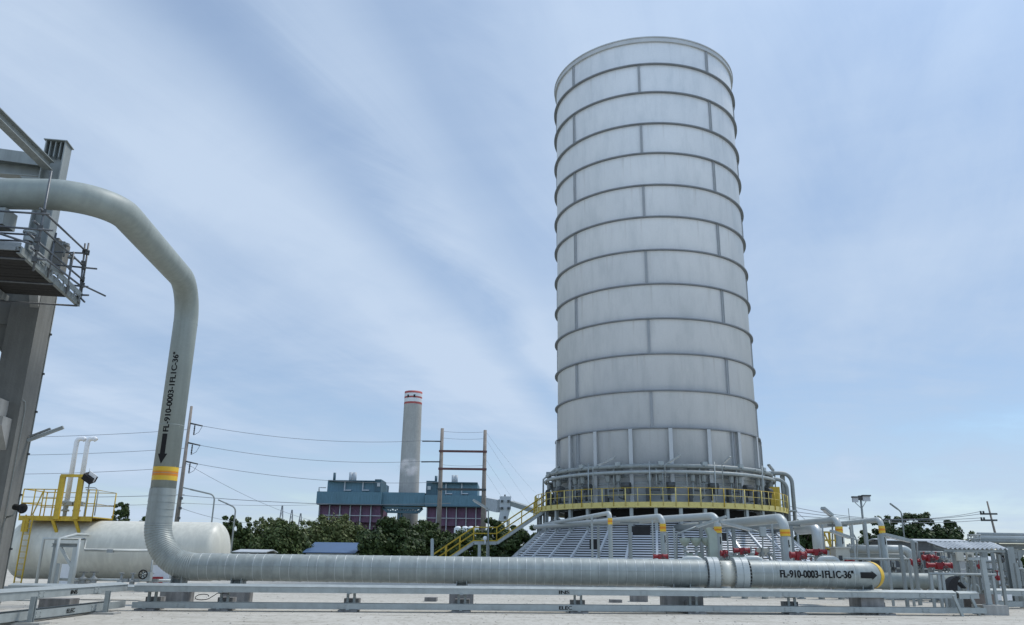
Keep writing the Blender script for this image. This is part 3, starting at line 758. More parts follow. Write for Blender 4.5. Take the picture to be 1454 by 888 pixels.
# hanging U frames below ring
for th in (2.5, 13):
    q = MB(); z = ZR2 - .1; q.tube([pol(th - 2.5, 9.55, z - .95), pol(th, 9.55, z - .95), pol(th, 9.55, z)], .035, 6); q.build('tee_hanger', 'steel_lt', plat)
# tube lights on arms
def tube_light(name, foot, elbow, tip, lab, r=.05, hw=.13, mat='galv', grp='tube lights around the plant', frac=.25):
    t = thing(name, lab, 'lamp', foot, grp)
    MB().tube([foot, elbow, V(elbow).lerp(V(tip), frac)], r, 8).build('pole', mat, t)
    p = V(elbow).lerp(V(tip), frac - .02)
    q = MB(); q.beam(p, tip, hw * 2, hw, None); b = q.build('lamp_housing', 'steel_lt', t)
    q = MB(); q.beam(p.lerp(V(tip), .06) + V((0, 0, -hw * .62)), p.lerp(V(tip), .94) + V((0, 0, -hw * .62)), hw * 1.4, hw * .25); q.build('tube', 'white', b)
    return t
YL = 68
tube_light('tube_light', at(771, 727, 68.6), at(771.5, 681, 68.6), at(794, 662.5, 67.6), 'tube light on a tall post at the head of the stairs', .075)
for a, b, c, lab in (((858, 712), (842, 664.5), (873, 649.5), 'tube light above the ring pipe on the left of the tower'),
                     ((935, 715), (944, 660.5), (966, 646.5), 'tube light above the ring pipe at the middle of the tower'),
                     ((1028, 716), (1025, 660), (1037, 648.5), 'small tilted tube light above the ring pipe on the right of the tower')):
    Yx = TY - 9.6
    c0 = at(b[0], b[1], Yx); tube_light('tube_light', V((c0.x, c0.y, ZD)), c0, at(c[0], c[1], Yx - .6), lab, .04, .10)
tube_light('tube_light', at(1103, 730, 67.5), at(1100, 671, 67.5), at(1091, 660, 67.0), 'tube light on a thin post at the right end of the platform', .05, .12)
# right hand drop pipes
YD = 67.0
MB().tube(fillet([at(1086, 672.5, YD), at(1123.5, 672, YD), at(1131, 760, YD)], .8, 8), .16, 12).build('drop_pipe', 'steel', label='outer grey drop pipe leaving the upper ring pipe to the right', cat='pipe', group='drop pipes right of the tower')
MB().tube(fillet([at(1088, 681, YD - .8), at(1116.5, 680.5, YD - .8), at(1122, 760, YD - .8)], .8, 8), .15, 12).build('drop_pipe', 'steel', label='inner grey drop pipe leaving the lower ring pipe to the right', cat='pipe', group='drop pipes right of the tower')
q = MB(); a, b = at(1110.5, 672, YD + .4), at(1116, 765, YD + .4); b = V((a.x, a.y, 0)); q.ibeam(b, a, .3, .3, .03, up=(0, 1, 0)); q.build('support_column', 'steel', label='grey steel column carrying the drop pipes right of the tower', cat='column')
q = MB(); a = at(1112, 728, YD); q.box((a.x, a.y, ZD + .05), (3.0, 2.5, .1)); q.box((a.x - .2, a.y - .9, ZD + .95), (.9, .05, 1.8));
t = thing('side_platform', 'small yellow edged platform at the right end of the curved walkway', 'platform', (a.x, a.y, 0))
q = MB(); q.box((a.x - .1, a.y, ZD - .03), (1.8, 2.0, .1)); q.build('deck', 'galv', t)
q = MB(); q.box((a.x - .85, a.y - 1.0, ZD + .95), (.8, .04, 1.7)); q.build('gate_panel', 'yellow', t)
for sx_ in (-.9, .7):
    for sy in (-.9, .9):
        q = MB(); q.cyl((a.x + sx_, a.y + sy, 0), (a.x + sx_, a.y + sy, ZD - .08), .09, seg=8); q.build('leg', 'steel_lt', t)

# ------------------------------------------------------------------ stairs left of the tower
YS = 67.2
st = thing('staircase', 'yellow railed steel staircase climbing from the yard to the curved walkway', 'stairs', gnd(650, YS))
s_top, s_l1, s_l0 = at(776, 723, YS), at(705, 771, YS), at(672, 771, YS)
s_l0 = V((s_l0.x, YS, s_l1.z)); sl = (s_top.z - s_l1.z) / (s_top.x - s_l1.x)
s_bot = V((s_l0.x - s_l1.z / sl, YS, 0))
SW = 1.1
for dy in (0, SW):
    o = V((0, dy, 0)); q = MB(); pl = [s_bot + o, s_l0 + o, s_l1 + o, s_top + o]
    for a, b in zip(pl, pl[1:]): q.beam(a, b, .03, .30)
    q.build('stringer', 'steel_lt', st)
    q = MB()
    for a, b in zip(pl, pl[1:]): q.beam(a + V((0, -.02, .15)), b + V((0, -.02, .15)), .06, .07)
    q.build('stringer_edge', 'yellow', st)
    for zz, nm in ((1.1, 'top_rail'), (.62, 'mid_rail')):
        q = MB(); q.tube([p + V((0, 0, zz + .1)) for p in pl], .034, 6); q.build(nm, 'yellow', st)
    for a, b, n in ((s_bot, s_l0, 4), (s_l0, s_l1, 1), (s_l1, s_top, 4)):
        for i in range(n + (1 if b is s_top else 0)):
            p = a.lerp(b, i / n) + o; q = MB(); q.cyl(p + V((0, 0, .1)), p + V((0, 0, 1.2)), .036, seg=6); q.build('rail_post', 'yellow', st)
for a, b, n in ((s_bot, s_l0, 13), (s_l1, s_top, 13)):
    for i in range(n):
        p = a.lerp(b, (i + .6) / n); q = MB(); q.box((p.x, p.y + SW / 2, p.z + .02), (.28, SW - .04, .04)); q.build('tread', 'galv', st)
q = MB(); q.box(((s_l0.x + s_l1.x) / 2, YS + SW / 2, s_l1.z + .02), (s_l1.x - s_l0.x, SW - .04, .05)); q.build('landing', 'galv', st)
for px in (680.5, 692.5):
    for dy in (0, SW):
        p = at(px, 780, YS); q = MB(); q.ibeam((p.x, YS + dy, 0), (p.x, YS + dy, s_l1.z - .15), .22, .22, .03, up=(0, 1, 0)); q.build('leg', 'steel_lt', st)
c = at(693.5, 772, YS - .25)
tube_light('tube_light', V((c.x, YS - .25, 1.6)), at(693.5, 723, YS - .25), at(672, 710, YS - .6), 'tube light on a pole bolted to the stair landing', .06, .14, frac=.15)
for px, pt, Yx, lab in ((613.7, 767, 62, 'short pale post on the yard left of the stairs'),):
    c = gnd(px, Yx); q = MB(); q.cyl(c, at(px, pt, Yx), .12, seg=10); q.sphere(at(px, pt, Yx), .12, 6); q.build('bollard_post', 'steel_lt', label=lab, cat='post')
c = at(688.7, 773, YS - .3)
q = MB(); q.cyl(c, c + V((0, 0, .25)), .05, seg=8); q.lathe(c + V((0, 0, .25)), [(.03, 0), (.16, .1), (.16, .28), (.08, .36), (.01, .37)], 12, smooth=True); q.build('warning_beacon', 'white', label='small white beacon mounted on the stair landing', cat='beacon')
# little guard frame at skirt foot
a = gnd(736, 67); q = MB(); h = zat(736, 782, 67); q.tube([a, V((a.x, a.y, h)), V((a.x + 1.2, a.y, h)), V((a.x + 1.2, a.y, 0))], .05, 6); q.build('guard_frame', 'steel_lt', label='pale hoop guard at the left foot of the louvred skirt', cat='guard')

# ------------------------------------------------------------------ riser pipes with yellow bands
RIS = [  # back point(px,py,Y) elbow(px,py) Y dia, vertical dia, band y0,y1, bottom y, label
    ((800, 743, 58), (866, 728.5), 47, .24, .24, 736, 745, 'thinnest riser pipe, furthest left, bending down in front of the skirt'),
    ((846, 741.5, 54), (940.5, 733.5), 46, .32, .32, 744, 755, 'second riser pipe from the left, above the small red valve'),
    ((894, 742.5, 54), (1018, 732.5), 46, .40, .40, 748, 757, 'riser pipe bending down behind the grey green cabinet'),
    ((1030, 742, 52), (1113, 735.5), 44.5, .50, .56, 752, 761.5, 'thickest riser pipe with a fat lagged leg, right of the skirt'),
    ((1110, 744.5, 54), (1190, 737.5), 46, .36, .44, 748, 757, 'riser pipe in front of the yellow gate at right'),
    ((1180, 743, 52), (1250.5, 738), 45, .30, .36, 747, 757.5, 'riser pipe furthest right, with sky showing under its arm')]
for bkp, el, Yr, dia, vd, b0, b1, lab in RIS:
    A = at(*bkp); B = at(el[0], el[1], Yr); A.z = B.z
    t = thing('riser_pipe', lab, 'pipe', (B.x, B.y, 0), 'riser pipes in front of the tower')
    d = (A - B).normalized(); far = B + d * max((A - B).length, 6)
    # run the far end into the skirt
    for _ in range(60):
        if math.hypot(far.x - TX, far.y - TY) < rs(B.z) - .2 or far.y > 64: break
        far = far + d * .3
    zt = B.z - dia * 1.6
    q = MB(); q.tube(fillet([far, B, V((B.x, B.y, zat(el[0], b1 + 2, Yr)))], dia * 1.35, 10), dia / 2, 20); q.build('pipe_run', 'white_pipe', t)
    z0, z1 = zat(el[0], b1, Yr), zat(el[0], b0, Yr)
    for a_, b_, m in ((0, .36, 'band_y'), (.36, .64, 'band_o'), (.64, 1, 'band_y')):
        q = MB(); sleeve(q, (B.x, B.y, 0), (0, 0, 1), dia / 2 + .012, z0 + (z1 - z0) * a_, z0 + (z1 - z0) * b_, 20); q.build('orange_band' if m == 'band_o' else 'yellow_band', m, t)
    q = MB(); q.lathe((B.x, B.y, 0), [(dia / 2 - .02, z0 - .02), (vd / 2, z0 - .06), (vd / 2, .5), (vd / 2 + .0, .45)], 20, smooth=True)
    for zz in (.5 + i * .9 for i in range(int((z0 - .6) / .9))): q.lathe((B.x, B.y, zz), [(vd / 2, -.03), (vd / 2 + .012, -.03), (vd / 2 + .012, .03), (vd / 2, .03)], 20)
    q.build('lagged_leg', 'clad', t)
    q = MB()
    for zz in (.36, .46): q.lathe((B.x, B.y, zz), [(.02, -.035), (vd / 2 + .16, -.035), (vd / 2 + .16, .035), (.02, .035)], 20)
    q.box((B.x, B.y, .16), (.5, .5, .32)); q.build('flange_foot', 'steel', t)
    if dia > .25:
        sz = (vd * .55) ; zc_ = zat(el[0], b1 + 6, Yr); q = MB()
        av, af = grid_arrow(.42, .07, .16, .15)
        nd = V((-B.x, -B.y, 0)).normalized(); sd_ = V((-nd.y, nd.x, 0)); ro = vd / 2 + .016
        q.add([V((B.x, B.y, zc_ + .02 - tx)) + nd * ro * math.cos(ty / ro - .5) + sd_ * ro * math.sin(ty / ro + .5) for tx, ty in av], af); q.build('arrow', 'black', t)
# posts and tee supports among the risers
PST = [(842, 732, 48, .115, 'thin pale post left of the second riser pipe'), (897, 744, 47, .187, 'stout H post under the arm of the second riser pipe'), (851, 747, 52, .158, 'short dark post under the left riser arms'),
       (930, 738, 45.5, .079, 'thin post just left of the second riser elbow'), (961, 750, 45, .086, 'thin post carrying the long slanted tube light'), (951, 756, 47, .086, 'slim post right of the second riser pipe'), (1000, 741, 50, .187, 'H post under the arms of the third riser pipe'),
       (1047, 752, 49, .187, 'H post with a brace under the thickest riser arm'), (1038, 757, 45, .065, 'thin rod post right of the cabinet'), (1104, 744, 44.5, .086, 'slim post beside the thickest riser elbow'), (1131, 748, 48, .173, 'H post right of the thickest riser'),
       (1118, 764, 43.5, .072, 'slim post in front of the thickest riser leg'), (1177, 745, 46, .072, 'slim post left of the yellow gate'), (1199, 748, 47, .216, 'dark H post behind the fifth riser'), (1240, 741, 45, .115, 'post left of the last riser elbow'), (1257, 760, 44.5, .072, 'slim post right of the last riser leg'),
       (1221, 745, 43, .065, 'thin leaning post under the last riser arm')]
for px, pt, Yx, wd, lab in PST:
    g0 = gnd(px, Yx); top = zat(px, pt, Yx); t = thing('support_post', lab, 'post', g0, 'support posts among the risers')
    q = MB()
    if wd > .14: q.ibeam(g0 + V((0, 0, .02)), V((g0.x, g0.y, top)), wd, wd, .03, up=(0, 1, 0))
    else: q.beam(g0 + V((0, 0, .02)), V((g0.x, g0.y, top)), wd, wd, up=(0, 1, 0))
    q.build('post', 'steel' if wd > .14 else 'steel_lt', t)
    q = MB(); q.box((g0.x, g0.y, .01), (wd * 2.2, wd * 2.2, .02)); q.build('base_plate', 'steel', t)
    if wd > .14:
        q = MB(); q.ibeam((g0.x - .55, g0.y, top + .06), (g0.x + .55, g0.y, top + .06), .14, .12, .02); q.build('cap_beam', 'steel', t)
# slanted tube lights in front of the skirt
tube_light('tube_light', gnd(961, 45.2), at(961, 758, 45.2), at(1031, 733.5, 44.2), 'long tube light slanting up to the right before the skirt', .05, .12, frac=.42)
tube_light('tube_light', gnd(1083, 44.6), at(1083, 757, 44.6), at(1022, 741, 44.2), 'tube light slanting up to the left towards the third riser', .05, .13, frac=.3)
tube_light('tube_light', gnd(1182, 47), at(1182, 733, 47), at(1168, 721.5, 46.6), 'short tube light above the fifth riser elbow', .05, .14, frac=.1)
tube_light('tube_light', gnd(1304, 42), at(1302, 770.5, 42), at(1255, 759, 41.5), 'long tube light slanting up to the last riser', .05, .14, frac=.2)
tube_light('tube_light', gnd(1217, 43.5), at(1217, 767, 43.5), at(1180, 754, 43), 'long thin tube light crossing the fifth riser', .05, .12, frac=.3)
c = at(1083, 755, 44.4); q = MB(); q.box((c.x, c.y, c.z), (.32, .22, .5)); q.build('junction_box', 'steel_lt', label='pale junction box on the post below the slanted lights', cat='box')
# valves with red actuators
def actuator_valve(px, py, Yx, lab, ln=.7, r=.17, ver=False, head=True):
    c = at(px, py, Yx); t = thing('actuated_valve', lab, 'valve', (c.x, c.y, 0), 'valves with red actuators')
    q = MB(); q.lathe((c.x, c.y, 0), [(.01, .0), (.22, .0), (.22, .06), (.12, .06), (.12, .25), (.24, .32), (.26, .45), (.16, .58), (.1, .6), (.1, max(.62, c.z - r)), (.01, max(.63, c.z - r))], 12); q.build('valve_body', 'steel', t)
    q = MB(); p = V((c.x - ln * .5, c.y, c.z)); e = V((c.x + ln * .5, c.y, c.z))
    q.lathe(p, [(.01, 0), (r * .8, .0), (r * .8, .03), (r * .62, .035), (r * .62, ln * .34), (r * .85, ln * .345), (r * .85, ln * .38), (r * .4, ln * .385), (r * .4, ln * .62), (r * .95, ln * .63), (r * .95, ln * .67), (r * .72, ln * .68), (r * .72, ln * .95), (r * .9, ln * .955), (r * .9, ln), (.01, ln)], 14, axis=(1, 0, 0))
    if head: q.box((c.x - .02, c.y, c.z - r * .35), (ln * .24, r * 1.7, r * 1.5)); q.box((c.x + ln * .02, c.y - r * .5, c.z + r * .55), (ln * .3, r * .5, r * .35))
    q.build('actuator', 'red', t)
    q = MB(); hc = V((c.x + ln * .12, c.y - r - .14, c.z - .18)); q.tube([hc + V((math.cos(a * .5236), 0, math.sin(a * .5236))) * .15 for a in range(12)], .016, 6, closed=True); q.cyl(hc, hc + V((0, .3, .1)), .02, seg=6)
    for a in range(3): q.beam(hc + V((math.cos(a * 1.047) * .15, 0, math.sin(a * 1.047) * .15)), hc - V((math.cos(a * 1.047) * .15, 0, math.sin(a * 1.047) * .15)), .02, .02, up=(0, 1, 0))
    q.build('handwheel', 'dark', t)
actuator_valve(938, 790.5, 44, 'low red actuator at the foot of the second riser', .75, .16)
actuator_valve(1053, 782, 45.5, 'red actuator standing on the sage green skid', .85, .19)
actuator_valve(1028, 786, 43.5, 'small round red valve just right of the cabinet', .36, .2)
actuator_valve(1012, 788, 44.5, 'dark red valve behind the cabinet', .4, .16)
actuator_valve(1133, 788.5, 43, 'big round red actuator right of the thickest riser', .8, .24)
actuator_valve(1159, 783.5, 46, 'long red actuator behind the round one, left of the yellow gate', 1.1, .18)
actuator_valve(985, 793, 44, 'half hidden red valve under the instrument pots', .5, .15)
actuator_valve(1207, 797, 44, 'low red valve left of the last riser', .5, .16)
actuator_valve(1318, 792, 41.5, 'red actuator with upright cylinder behind the canopy', .55, .18)
actuator_valve(1334, 803, 41, 'long red actuator under the left edge of the canopy', 1.2, .17)
actuator_valve(1299, 798, 42, 'red valve left of the canopy beside a post', .45, .2)
# instrument pots, cabinet, skid
for px, lab in ((976, 'left instrument pot on a stem before the skirt'), (992, 'middle instrument pot on a stem before the skirt'), (1008, 'right instrument pot on a stem next to the cabinet')):
    g0 = gnd(px, 44.5); z = zat(px, 770, 44.5); t = thing('instrument_pot', lab, 'instrument', g0, 'instrument pots')
    q = MB(); q.cyl(g0, V((g0.x, g0.y, z)), .07, seg=10); q.lathe(g0 + V((0, 0, z - .45)), [(.07, 0), (.17, .02), (.17, .1), (.07, .14)], 10); q.build('stem', 'steel_lt', t)
    q = MB(); q.lathe(V((g0.x, g0.y, z)), [(.05, -.22), (.13, -.18), (.26, 0), (.29, .1), (.29, .2), (.01, .22)], 14); q.build('pot', 'sage', t)
g0 = gnd(1017.5, 43.8); zt = zat(1017, 749, 43.8)
t = thing('control_cabinet', 'tall slant topped grey green control cabinet in front of the third riser', 'cabinet', g0)
q = MB(); wd = .42; q.prism([g0 + V((-wd / 2, 0, 0)), g0 + V((wd / 2, 0, 0)), g0 + V((wd / 2, 0, zt - .25)), g0 + V((-wd / 2 + .1, 0, zt)), g0 + V((-wd / 2 - .12, 0, zt - .05)), g0 + V((-wd / 2, 0, zt - .4))], (0, .4, 0)); q.build('case', 'sage', t)
q = MB(); q.box((g0.x + .05, g0.y - .012, 1.15), (.28, .02, .5)); q.build('door', 'steel_lt', t)
a, b = gnd(1031, 46), gnd(1074, 46); zt = zat(1050, 790, 46)
t = thing('equipment_skid', 'sage green equipment skid behind the bolted flanges', 'skid', (a + b) / 2)
q = MB(); q.box(((a.x + b.x) / 2, 46, zt / 2 + .1), (b.x - a.x, 1.2, zt - .2)); q.build('housing', 'sage', t)
for k in (.15, .5, .85):
    p = a.lerp(b, k); q = MB(); q.lathe((p.x, 45.6, zt), [(.15, 0), (.15, .12), (.22, .13), (.22, .2), (.01, .22)], 12); q.build('nozzle', 'white_pipe', t)
q = MB(); q.box(((a.x + b.x) / 2, 46, .06), (b.x - a.x + .2, 1.35, .12)); q.build('base', 'steel', t)
for px, Yx, lab in ((985, 43, 'pale pipe loop on the ground left of the flanges'), (1072, 42.5, 'stubby white pipe loop right of the flanges'), (1181, 43, 'pale curved pipe end below the fifth riser')):
    c = gnd(px, Yx); h = zat(px, 794, Yx)
    q = MB(); q.tube(fillet([c + V((-.5, 0, 0)), c + V((-.5, 0, h)), c + V((.5, 0, h)), c + V((.5, 0, 0))], .3, 6), .16, 14); q.build('pipe_loop', 'white_pipe', label=lab, cat='pipe', group='short pipe loops')
# yellow gate and blue drum at right of skirt, chute
a = at(1170, 760, 55); t = thing('yellow_gate', 'yellow barred gate frame seen under the fifth riser arm', 'gate', gnd(1180, 55))
x0, x1 = at(1170, 770, 55).x, at(1187, 770, 55).x; zt, zb = zat(1178, 756, 55), zat(1178, 779, 55)
for xx in (x0, (x0 + x1) / 2, x1):
    q = MB(); q.beam((xx, 55, 0), (xx, 55, zt), .12, .12, up=(0, 1, 0)); q.build('post', 'yellow', t)
for zz in (zb, (zb + zt) / 2, zt):
    q = MB(); q.beam((x0, 54.93, zz), (x1, 54.93, zz), .1, .1); q.build('rail', 'yellow', t)
q = MB(); q.beam((x0, 54.87, zt), ((x0 + x1) / 2, 54.87, zb), .08, .08, up=(0, 1, 0)); q.build('brace', 'yellow', t)
c = gnd(1168, 52); q = MB(); q.tube(fillet([c + V((-.02, 3, zat(1168, 748, 52) - .1)), c + V((0, 0, zat(1168, 748, 52) - .1)), V((c.x, c.y, 1.2))], .5, 6), .32, 16); q.cyl(c, V((c.x, c.y, 1.2)), .2, seg=12); q.build('duct_elbow', 'strap', label='shiny bare metal duct elbow left of the yellow gate', cat='duct')
for px, Yx, lab in ((1172, 47, 'blue drum on the yard under the yellow gate'), (1213, 45, 'small blue drum behind the handrail')):
    c = gnd(px, Yx); h = zat(px, 792 + (px > 1200) * 4, Yx); q = MB(); q.lathe(c, [(.01, 0), (.3, 0), (.3, h * .33), (.32, h * .34), (.3, h * .36), (.3, h * .66), (.32, h * .67), (.3, h * .69), (.3, h), (.01, h)], 14); q.build('drum', 'bluep', label=lab, cat='drum')
c = gnd(1199, 46); t = thing('cream_unit', 'cream boxed equipment unit under the fifth riser', 'equipment', c); h = zat(1199, 779, 46)
q = MB(); q.box((c.x, c.y, h / 2), (.75, .8, h)); q.build('case', 'cream', t); q = MB(); q.box((c.x, c.y, h + .04), (.9, .95, .08)); q.build('lid', 'cream', t)
q = MB(); q.box((c.x - .15, c.y - .41, h * .8), (.2, .03, .25)); q.build('vent', 'dark', t)
# ------------------------------------------------------------------ concrete pipe rack at far left
XA = V((math.cos(R_(9)), math.sin(R_(9)), 0)); YA = V((-math.sin(R_(9)), math.cos(R_(9)), 0)); ZA = V((0, 0, 1))
near = at(55, 441, 24.6); near = V((near.x, near.y, 0))          # near right corner of the column
def lp(a, b, z): return near + XA * a + YA * b + ZA * z
def lbox(mb, a0, a1, b0, b1, z0, z1):
    mb.obox(lp((a0 + a1) / 2, (b0 + b1) / 2, (z0 + z1) / 2), XA * (a1 - a0) / 2, YA * (b1 - b0) / 2, ZA * (z1 - z0) / 2)
zt = zat(60, 402, 25.1)           # top of concrete
rack = thing('pipe_rack', 'concrete portal pipe rack with grey steel top frame at the left edge', 'pipe rack', near)
CW, CD = .84, 1.18
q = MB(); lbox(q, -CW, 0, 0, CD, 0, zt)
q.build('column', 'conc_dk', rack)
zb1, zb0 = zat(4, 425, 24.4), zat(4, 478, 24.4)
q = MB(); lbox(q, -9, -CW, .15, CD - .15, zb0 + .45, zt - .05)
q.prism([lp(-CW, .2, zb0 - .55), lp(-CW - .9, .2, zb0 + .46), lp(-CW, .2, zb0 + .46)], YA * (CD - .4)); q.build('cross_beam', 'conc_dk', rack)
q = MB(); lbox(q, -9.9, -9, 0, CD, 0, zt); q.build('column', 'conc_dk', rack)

# longitudinal beam framing into the column from the viewer's side, on a corbel
ze1, ze0 = zat(22, 568, 24.2), zat(22, 592, 24.2)
q = MB(); lbox(q, -CW + .02, -.33, -14, -.02, ze0, ze1); q.build('long_beam', 'conc', rack)
q = MB(); q.prism([lp(-CW + .08, -.001, ze0 - .02), lp(-CW + .08, -.62, ze0 - .02), lp(-CW + .08, -.62, ze0 - .3), lp(-CW + .08, -.001, ze0 - .95)], XA * .60); q.build('corbel', 'conc', rack)
q = MB(); q.prism([lp(-.28, -.001, zt - .1), lp(-.28, -.55, zt - .1), lp(-.28, -.001, zt - 1.0)], XA * .26); q.build('corbel', 'conc', rack)
for i in range(6):
    q = MB(); q.tube([lp(-2.2 - 1.1 * i, -22, zt + .5), lp(-2.2 - 1.1 * i, -1.6, zt + .5)], .45 - .04 * i, 16); q.build('rack_pipe', 'pipe', rack)
for b_ in (-9, -18):  # unseen nearer columns, added to darken the visible column's front
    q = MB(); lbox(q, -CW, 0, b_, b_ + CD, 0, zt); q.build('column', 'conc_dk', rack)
q = MB(); lbox(q, -9, -.98, -22, -.3, ze1 - .15, ze1 - .02); q.build('lower_shade_deck', 'galv_dark', rack)  # unseen deck added to block skylight from the column front
q = MB(); lbox(q, -9, -.1, -22, -3.8, zt - .12, zt - .02); q.build('upper_shade_deck', 'galv_dark', rack)  # unseen slab overhead, added to shade the column front
# beyond: further frame of the rack
q = MB(); lbox(q, -CW + .1, -.4, CD + .02, CD + .7, ze0 + .1, ze1 + .1); q.build('beam_stub', 'conc_dk', rack)
# steel frame above
sa = near + XA * -.5 + YA * .35
def sp(a, b, z): return V((sa.x, sa.y, 0)) + XA * a + YA * b + ZA * z
zs1 = zat(62, 206, 24.9)
q = MB(); hw = .30
q.obox(sp(hw, 0, (zt + zs1) / 2), XA * .018, YA * .28, ZA * (zs1 - zt) / 2); q.obox(sp(-hw, 0, (zt + zs1) / 2), XA * .018, YA * .28, ZA * (zs1 - zt) / 2)
q.obox(sp(0, 0, (zt + zs1) / 2), XA * (hw - .02), YA * .018, ZA * (zs1 - zt) / 2)
q.build('steel_column', 'steel', rack)
q = MB(); q.obox(sp(0, 0, zs1 + .015), XA * .37, YA * .33, ZA * .014); q.build('cap_plate', 'steel', rack)
for k in range(3):
    q = MB(); q.obox(sp(-.16 + .16 * k, -.14, zs1 - .3), XA * .012, YA * .12, ZA * .28); q.build('stiffener', 'steel', rack)
q = MB(); q.obox(sp(0, 0, zt + .02), XA * .5, YA * .42, ZA * .02); q.build('base_plate', 'steel', rack)
zd = zat(55, 232, 24.8)
dz = (zat(0, 190, 24.5) - zd); dxx = (sp(-.2, 0, 0) - at(-2, 190, 24.5)).length
q = MB(); q.ibeam(sp(-.30, -.05, zd), sp(-.30 - 6, -.05, zd + dz / max(.6, dxx * .95) * 6), .42, .42, .035, up=(-YA.x, -YA.y, 0)); q.build('diagonal_brace', 'steel', rack)
zh = zat(10, 238, 24.6)
q = MB(); q.ibeam(sp(-.33, .1, zh - .02), sp(-8, .1, zh - .02), .35, .46, .035); q.build('top_beam', 'steel', rack)
q = MB(); q.ibeam(sp(-.05, -.3, zh + .05), sp(-.05 - 1.2, -8, zh + .55), .3, .32, .03); q.build('side_beam', 'steel', rack)
q = MB(); q.prism([sp(-.32, -.08, zh - .28), sp(-1.0, -.08, zh - .28), sp(-.32, -.08, zh - .85)], YA * .03); q.build('gusset', 'steel', rack)
# anchor bolts / cable clips down the edge of the column with thin conduit
for i, (px, y) in enumerate(((70, 475), (60, 531), (51, 585), (41, 645), (31, 703), (30, 780))):
    q = MB(); z = zat(px, y, 25.7); p = lp(.015, CD * .96, z); q.obox(p, XA * .05, YA * .035, ZA * .03); q.build('cable_clip', 'dark', rack)
q = MB(); q.tube([lp(.03, .32, .4), lp(.03, .30, ze1 - .2), lp(.03, .2, ze1 + .05), lp(-.02, .05, ze1 + .1)], .014, 6); q.tube([lp(.02, CD - .05, .3), lp(.02, CD - .05, zt - .3)], .016, 6); q.build('conduit', 'steel', rack)
# floodlamp arm and camera
zz = zat(46, 626, 25.5)
e = at(90, 607, 25.7); s0 = lp(0, .95, zz)
t = thing('tube_light', 'double tube light sticking out from the concrete column at left', 'lamp', s0, 'tube lights around the plant')
q = MB(); q.beam(s0, e, .12, .09); q.build('lamp_housing', 'steel_lt', t)
q = MB(); q.beam(s0.lerp(e, .05) + ZA * .11, s0.lerp(e, .62) + ZA * .12, .10, .05); q.build('bracket', 'galv_dark', t)
c = at(30, 722, 24.8); t = thing('horn_speaker', 'black horn shaped loudspeaker on the concrete column at left', 'loudspeaker', (c.x, c.y, c.z - .2))
q = MB(); d = at(40, 724, 24.6) - at(20, 720, 25.0); d.normalize(); p = at(21, 720, 24.9)
q.lathe(p, [(.01, 0), (.09, .01), (.09, .16), (.07, .18), (.10, .36), (.15, .42), (.15, .44), (.01, .40)], 14, axis=d, smooth=True); q.build('horn', 'black', t)
q = MB(); q.tube([lp(.0, .5, c.z - .25), p + V((0, 0, -.25)), p + d * .12 + V((0, 0, -.08))], .03, 6); q.build('bracket', 'galv', t)
# pipe shoe on the rack
q = MB(); p = at(4, 303, 21.6); q.box((p.x, p.y, p.z - .2), (.5, .6, .5)); q.build('pipe_shoe', 'steel', rack)

# ------------------------------------------------------------------ scaffold platform hung on the rack
sA = at(35, 352, 20.0); ZP = sA.z; sB = at(112, 419, 24.3); 
dirY = V((sB.x - sA.x, sB.y - sA.y, 0)).normalized(); dirX = V((dirY.y, -dirY.x, 0))
scf = thing('scaffold_platform', 'tube scaffold work platform with plank deck hanging under the pipe bend at left', 'scaffold', (sA.x, sA.y, ZP))
Lp = (V((sB.x, sB.y, 0)) - V((sA.x, sA.y, 0))).length
def S(a, b, z): return V((sA.x, sA.y, ZP + z)) + dirX * a + dirY * b
q = MB()
n = 17
random.seed(3)
for i in range(n):
    b = Lp * (i + .5) / n; 
    q.beam(S(-6.5, b, random.uniform(-.012, .012)), S(random.uniform(-.12, -.02), b, random.uniform(-.012, .012)), Lp / n - .025, .045)
q.build('plank_deck', 'plank', scf)
for a in (-.02, -2.1, -4.2):
    q = MB(); q.channel(S(a, -.25, -.15), S(a, Lp + .15, -.15), .1, .2, .02); q.build('ledger_beam', 'galv_dark' if a < -1 else 'steel', scf)
for b in (.1, Lp * .5, Lp - .05):
    q = MB(); q.tube([S(.02, b + .02, -.28), S(-6.5, b + .02, -.28)], .03, 6); q.build('bearer_tube', 'scaf', scf)
q = MB(); 
for i in range(4): q.beam(S(-6, -.06 - .0, .02 + .0), S(-.05, -.06, .02), .05, .16)
q = MB(); q.beam(S(-6, -.12, -.02), S(-.05, -.12, -.02), .04, .22); q.build('toe_board', 'galv_dark', scf)
q = MB(); q.beam(S(.09, 0, .06), S(.09, Lp, .06), .03, .18); q.build('toe_board', 'steel', scf)
def stube(p, r_, nm='scaffold_tube'):
    q = MB(); q.tube(p, .03, 8); q.build(nm, 'scaf', scf)
zA = lambda px, py, Y: at(px, py, Y)
Ya, Yb = 19.9, 24.25
tA0, tA1 = at(47, 385, Ya), at(73, 243, Ya); stube([tA0, tA1], 0, 'standard')
tB0, tB1 = at(111.7, 432, Yb), at(121, 346, Yb); stube([tB0, tB1], 0, 'standard')
tC0, tC1 = at(115.5, 416, Yb + .1), at(126, 345.5, Yb + .1); stube([tC0, tC1], 0, 'standard')
for (a, b) in (((57, 296), (122, 357)), ((44, 352), (117, 408)), ((47.5, 313.5), (119, 378)), ((38, 330), (119, 399))):
    stube([at(a[0], a[1], Ya - .05 - .2), at(b[0], b[1], Yb + .1)], 0, 'guard_rail')
for (a, b) in (((-30, 298), (70.5, 304.5)), ((-30, 319.5), (75, 327.5)), ((-30, 322), (45, 347))):
    stube([at(a[0], a[1], Ya - .05), at(b[0], b[1], Ya - .05)], 0, 'guard_rail')
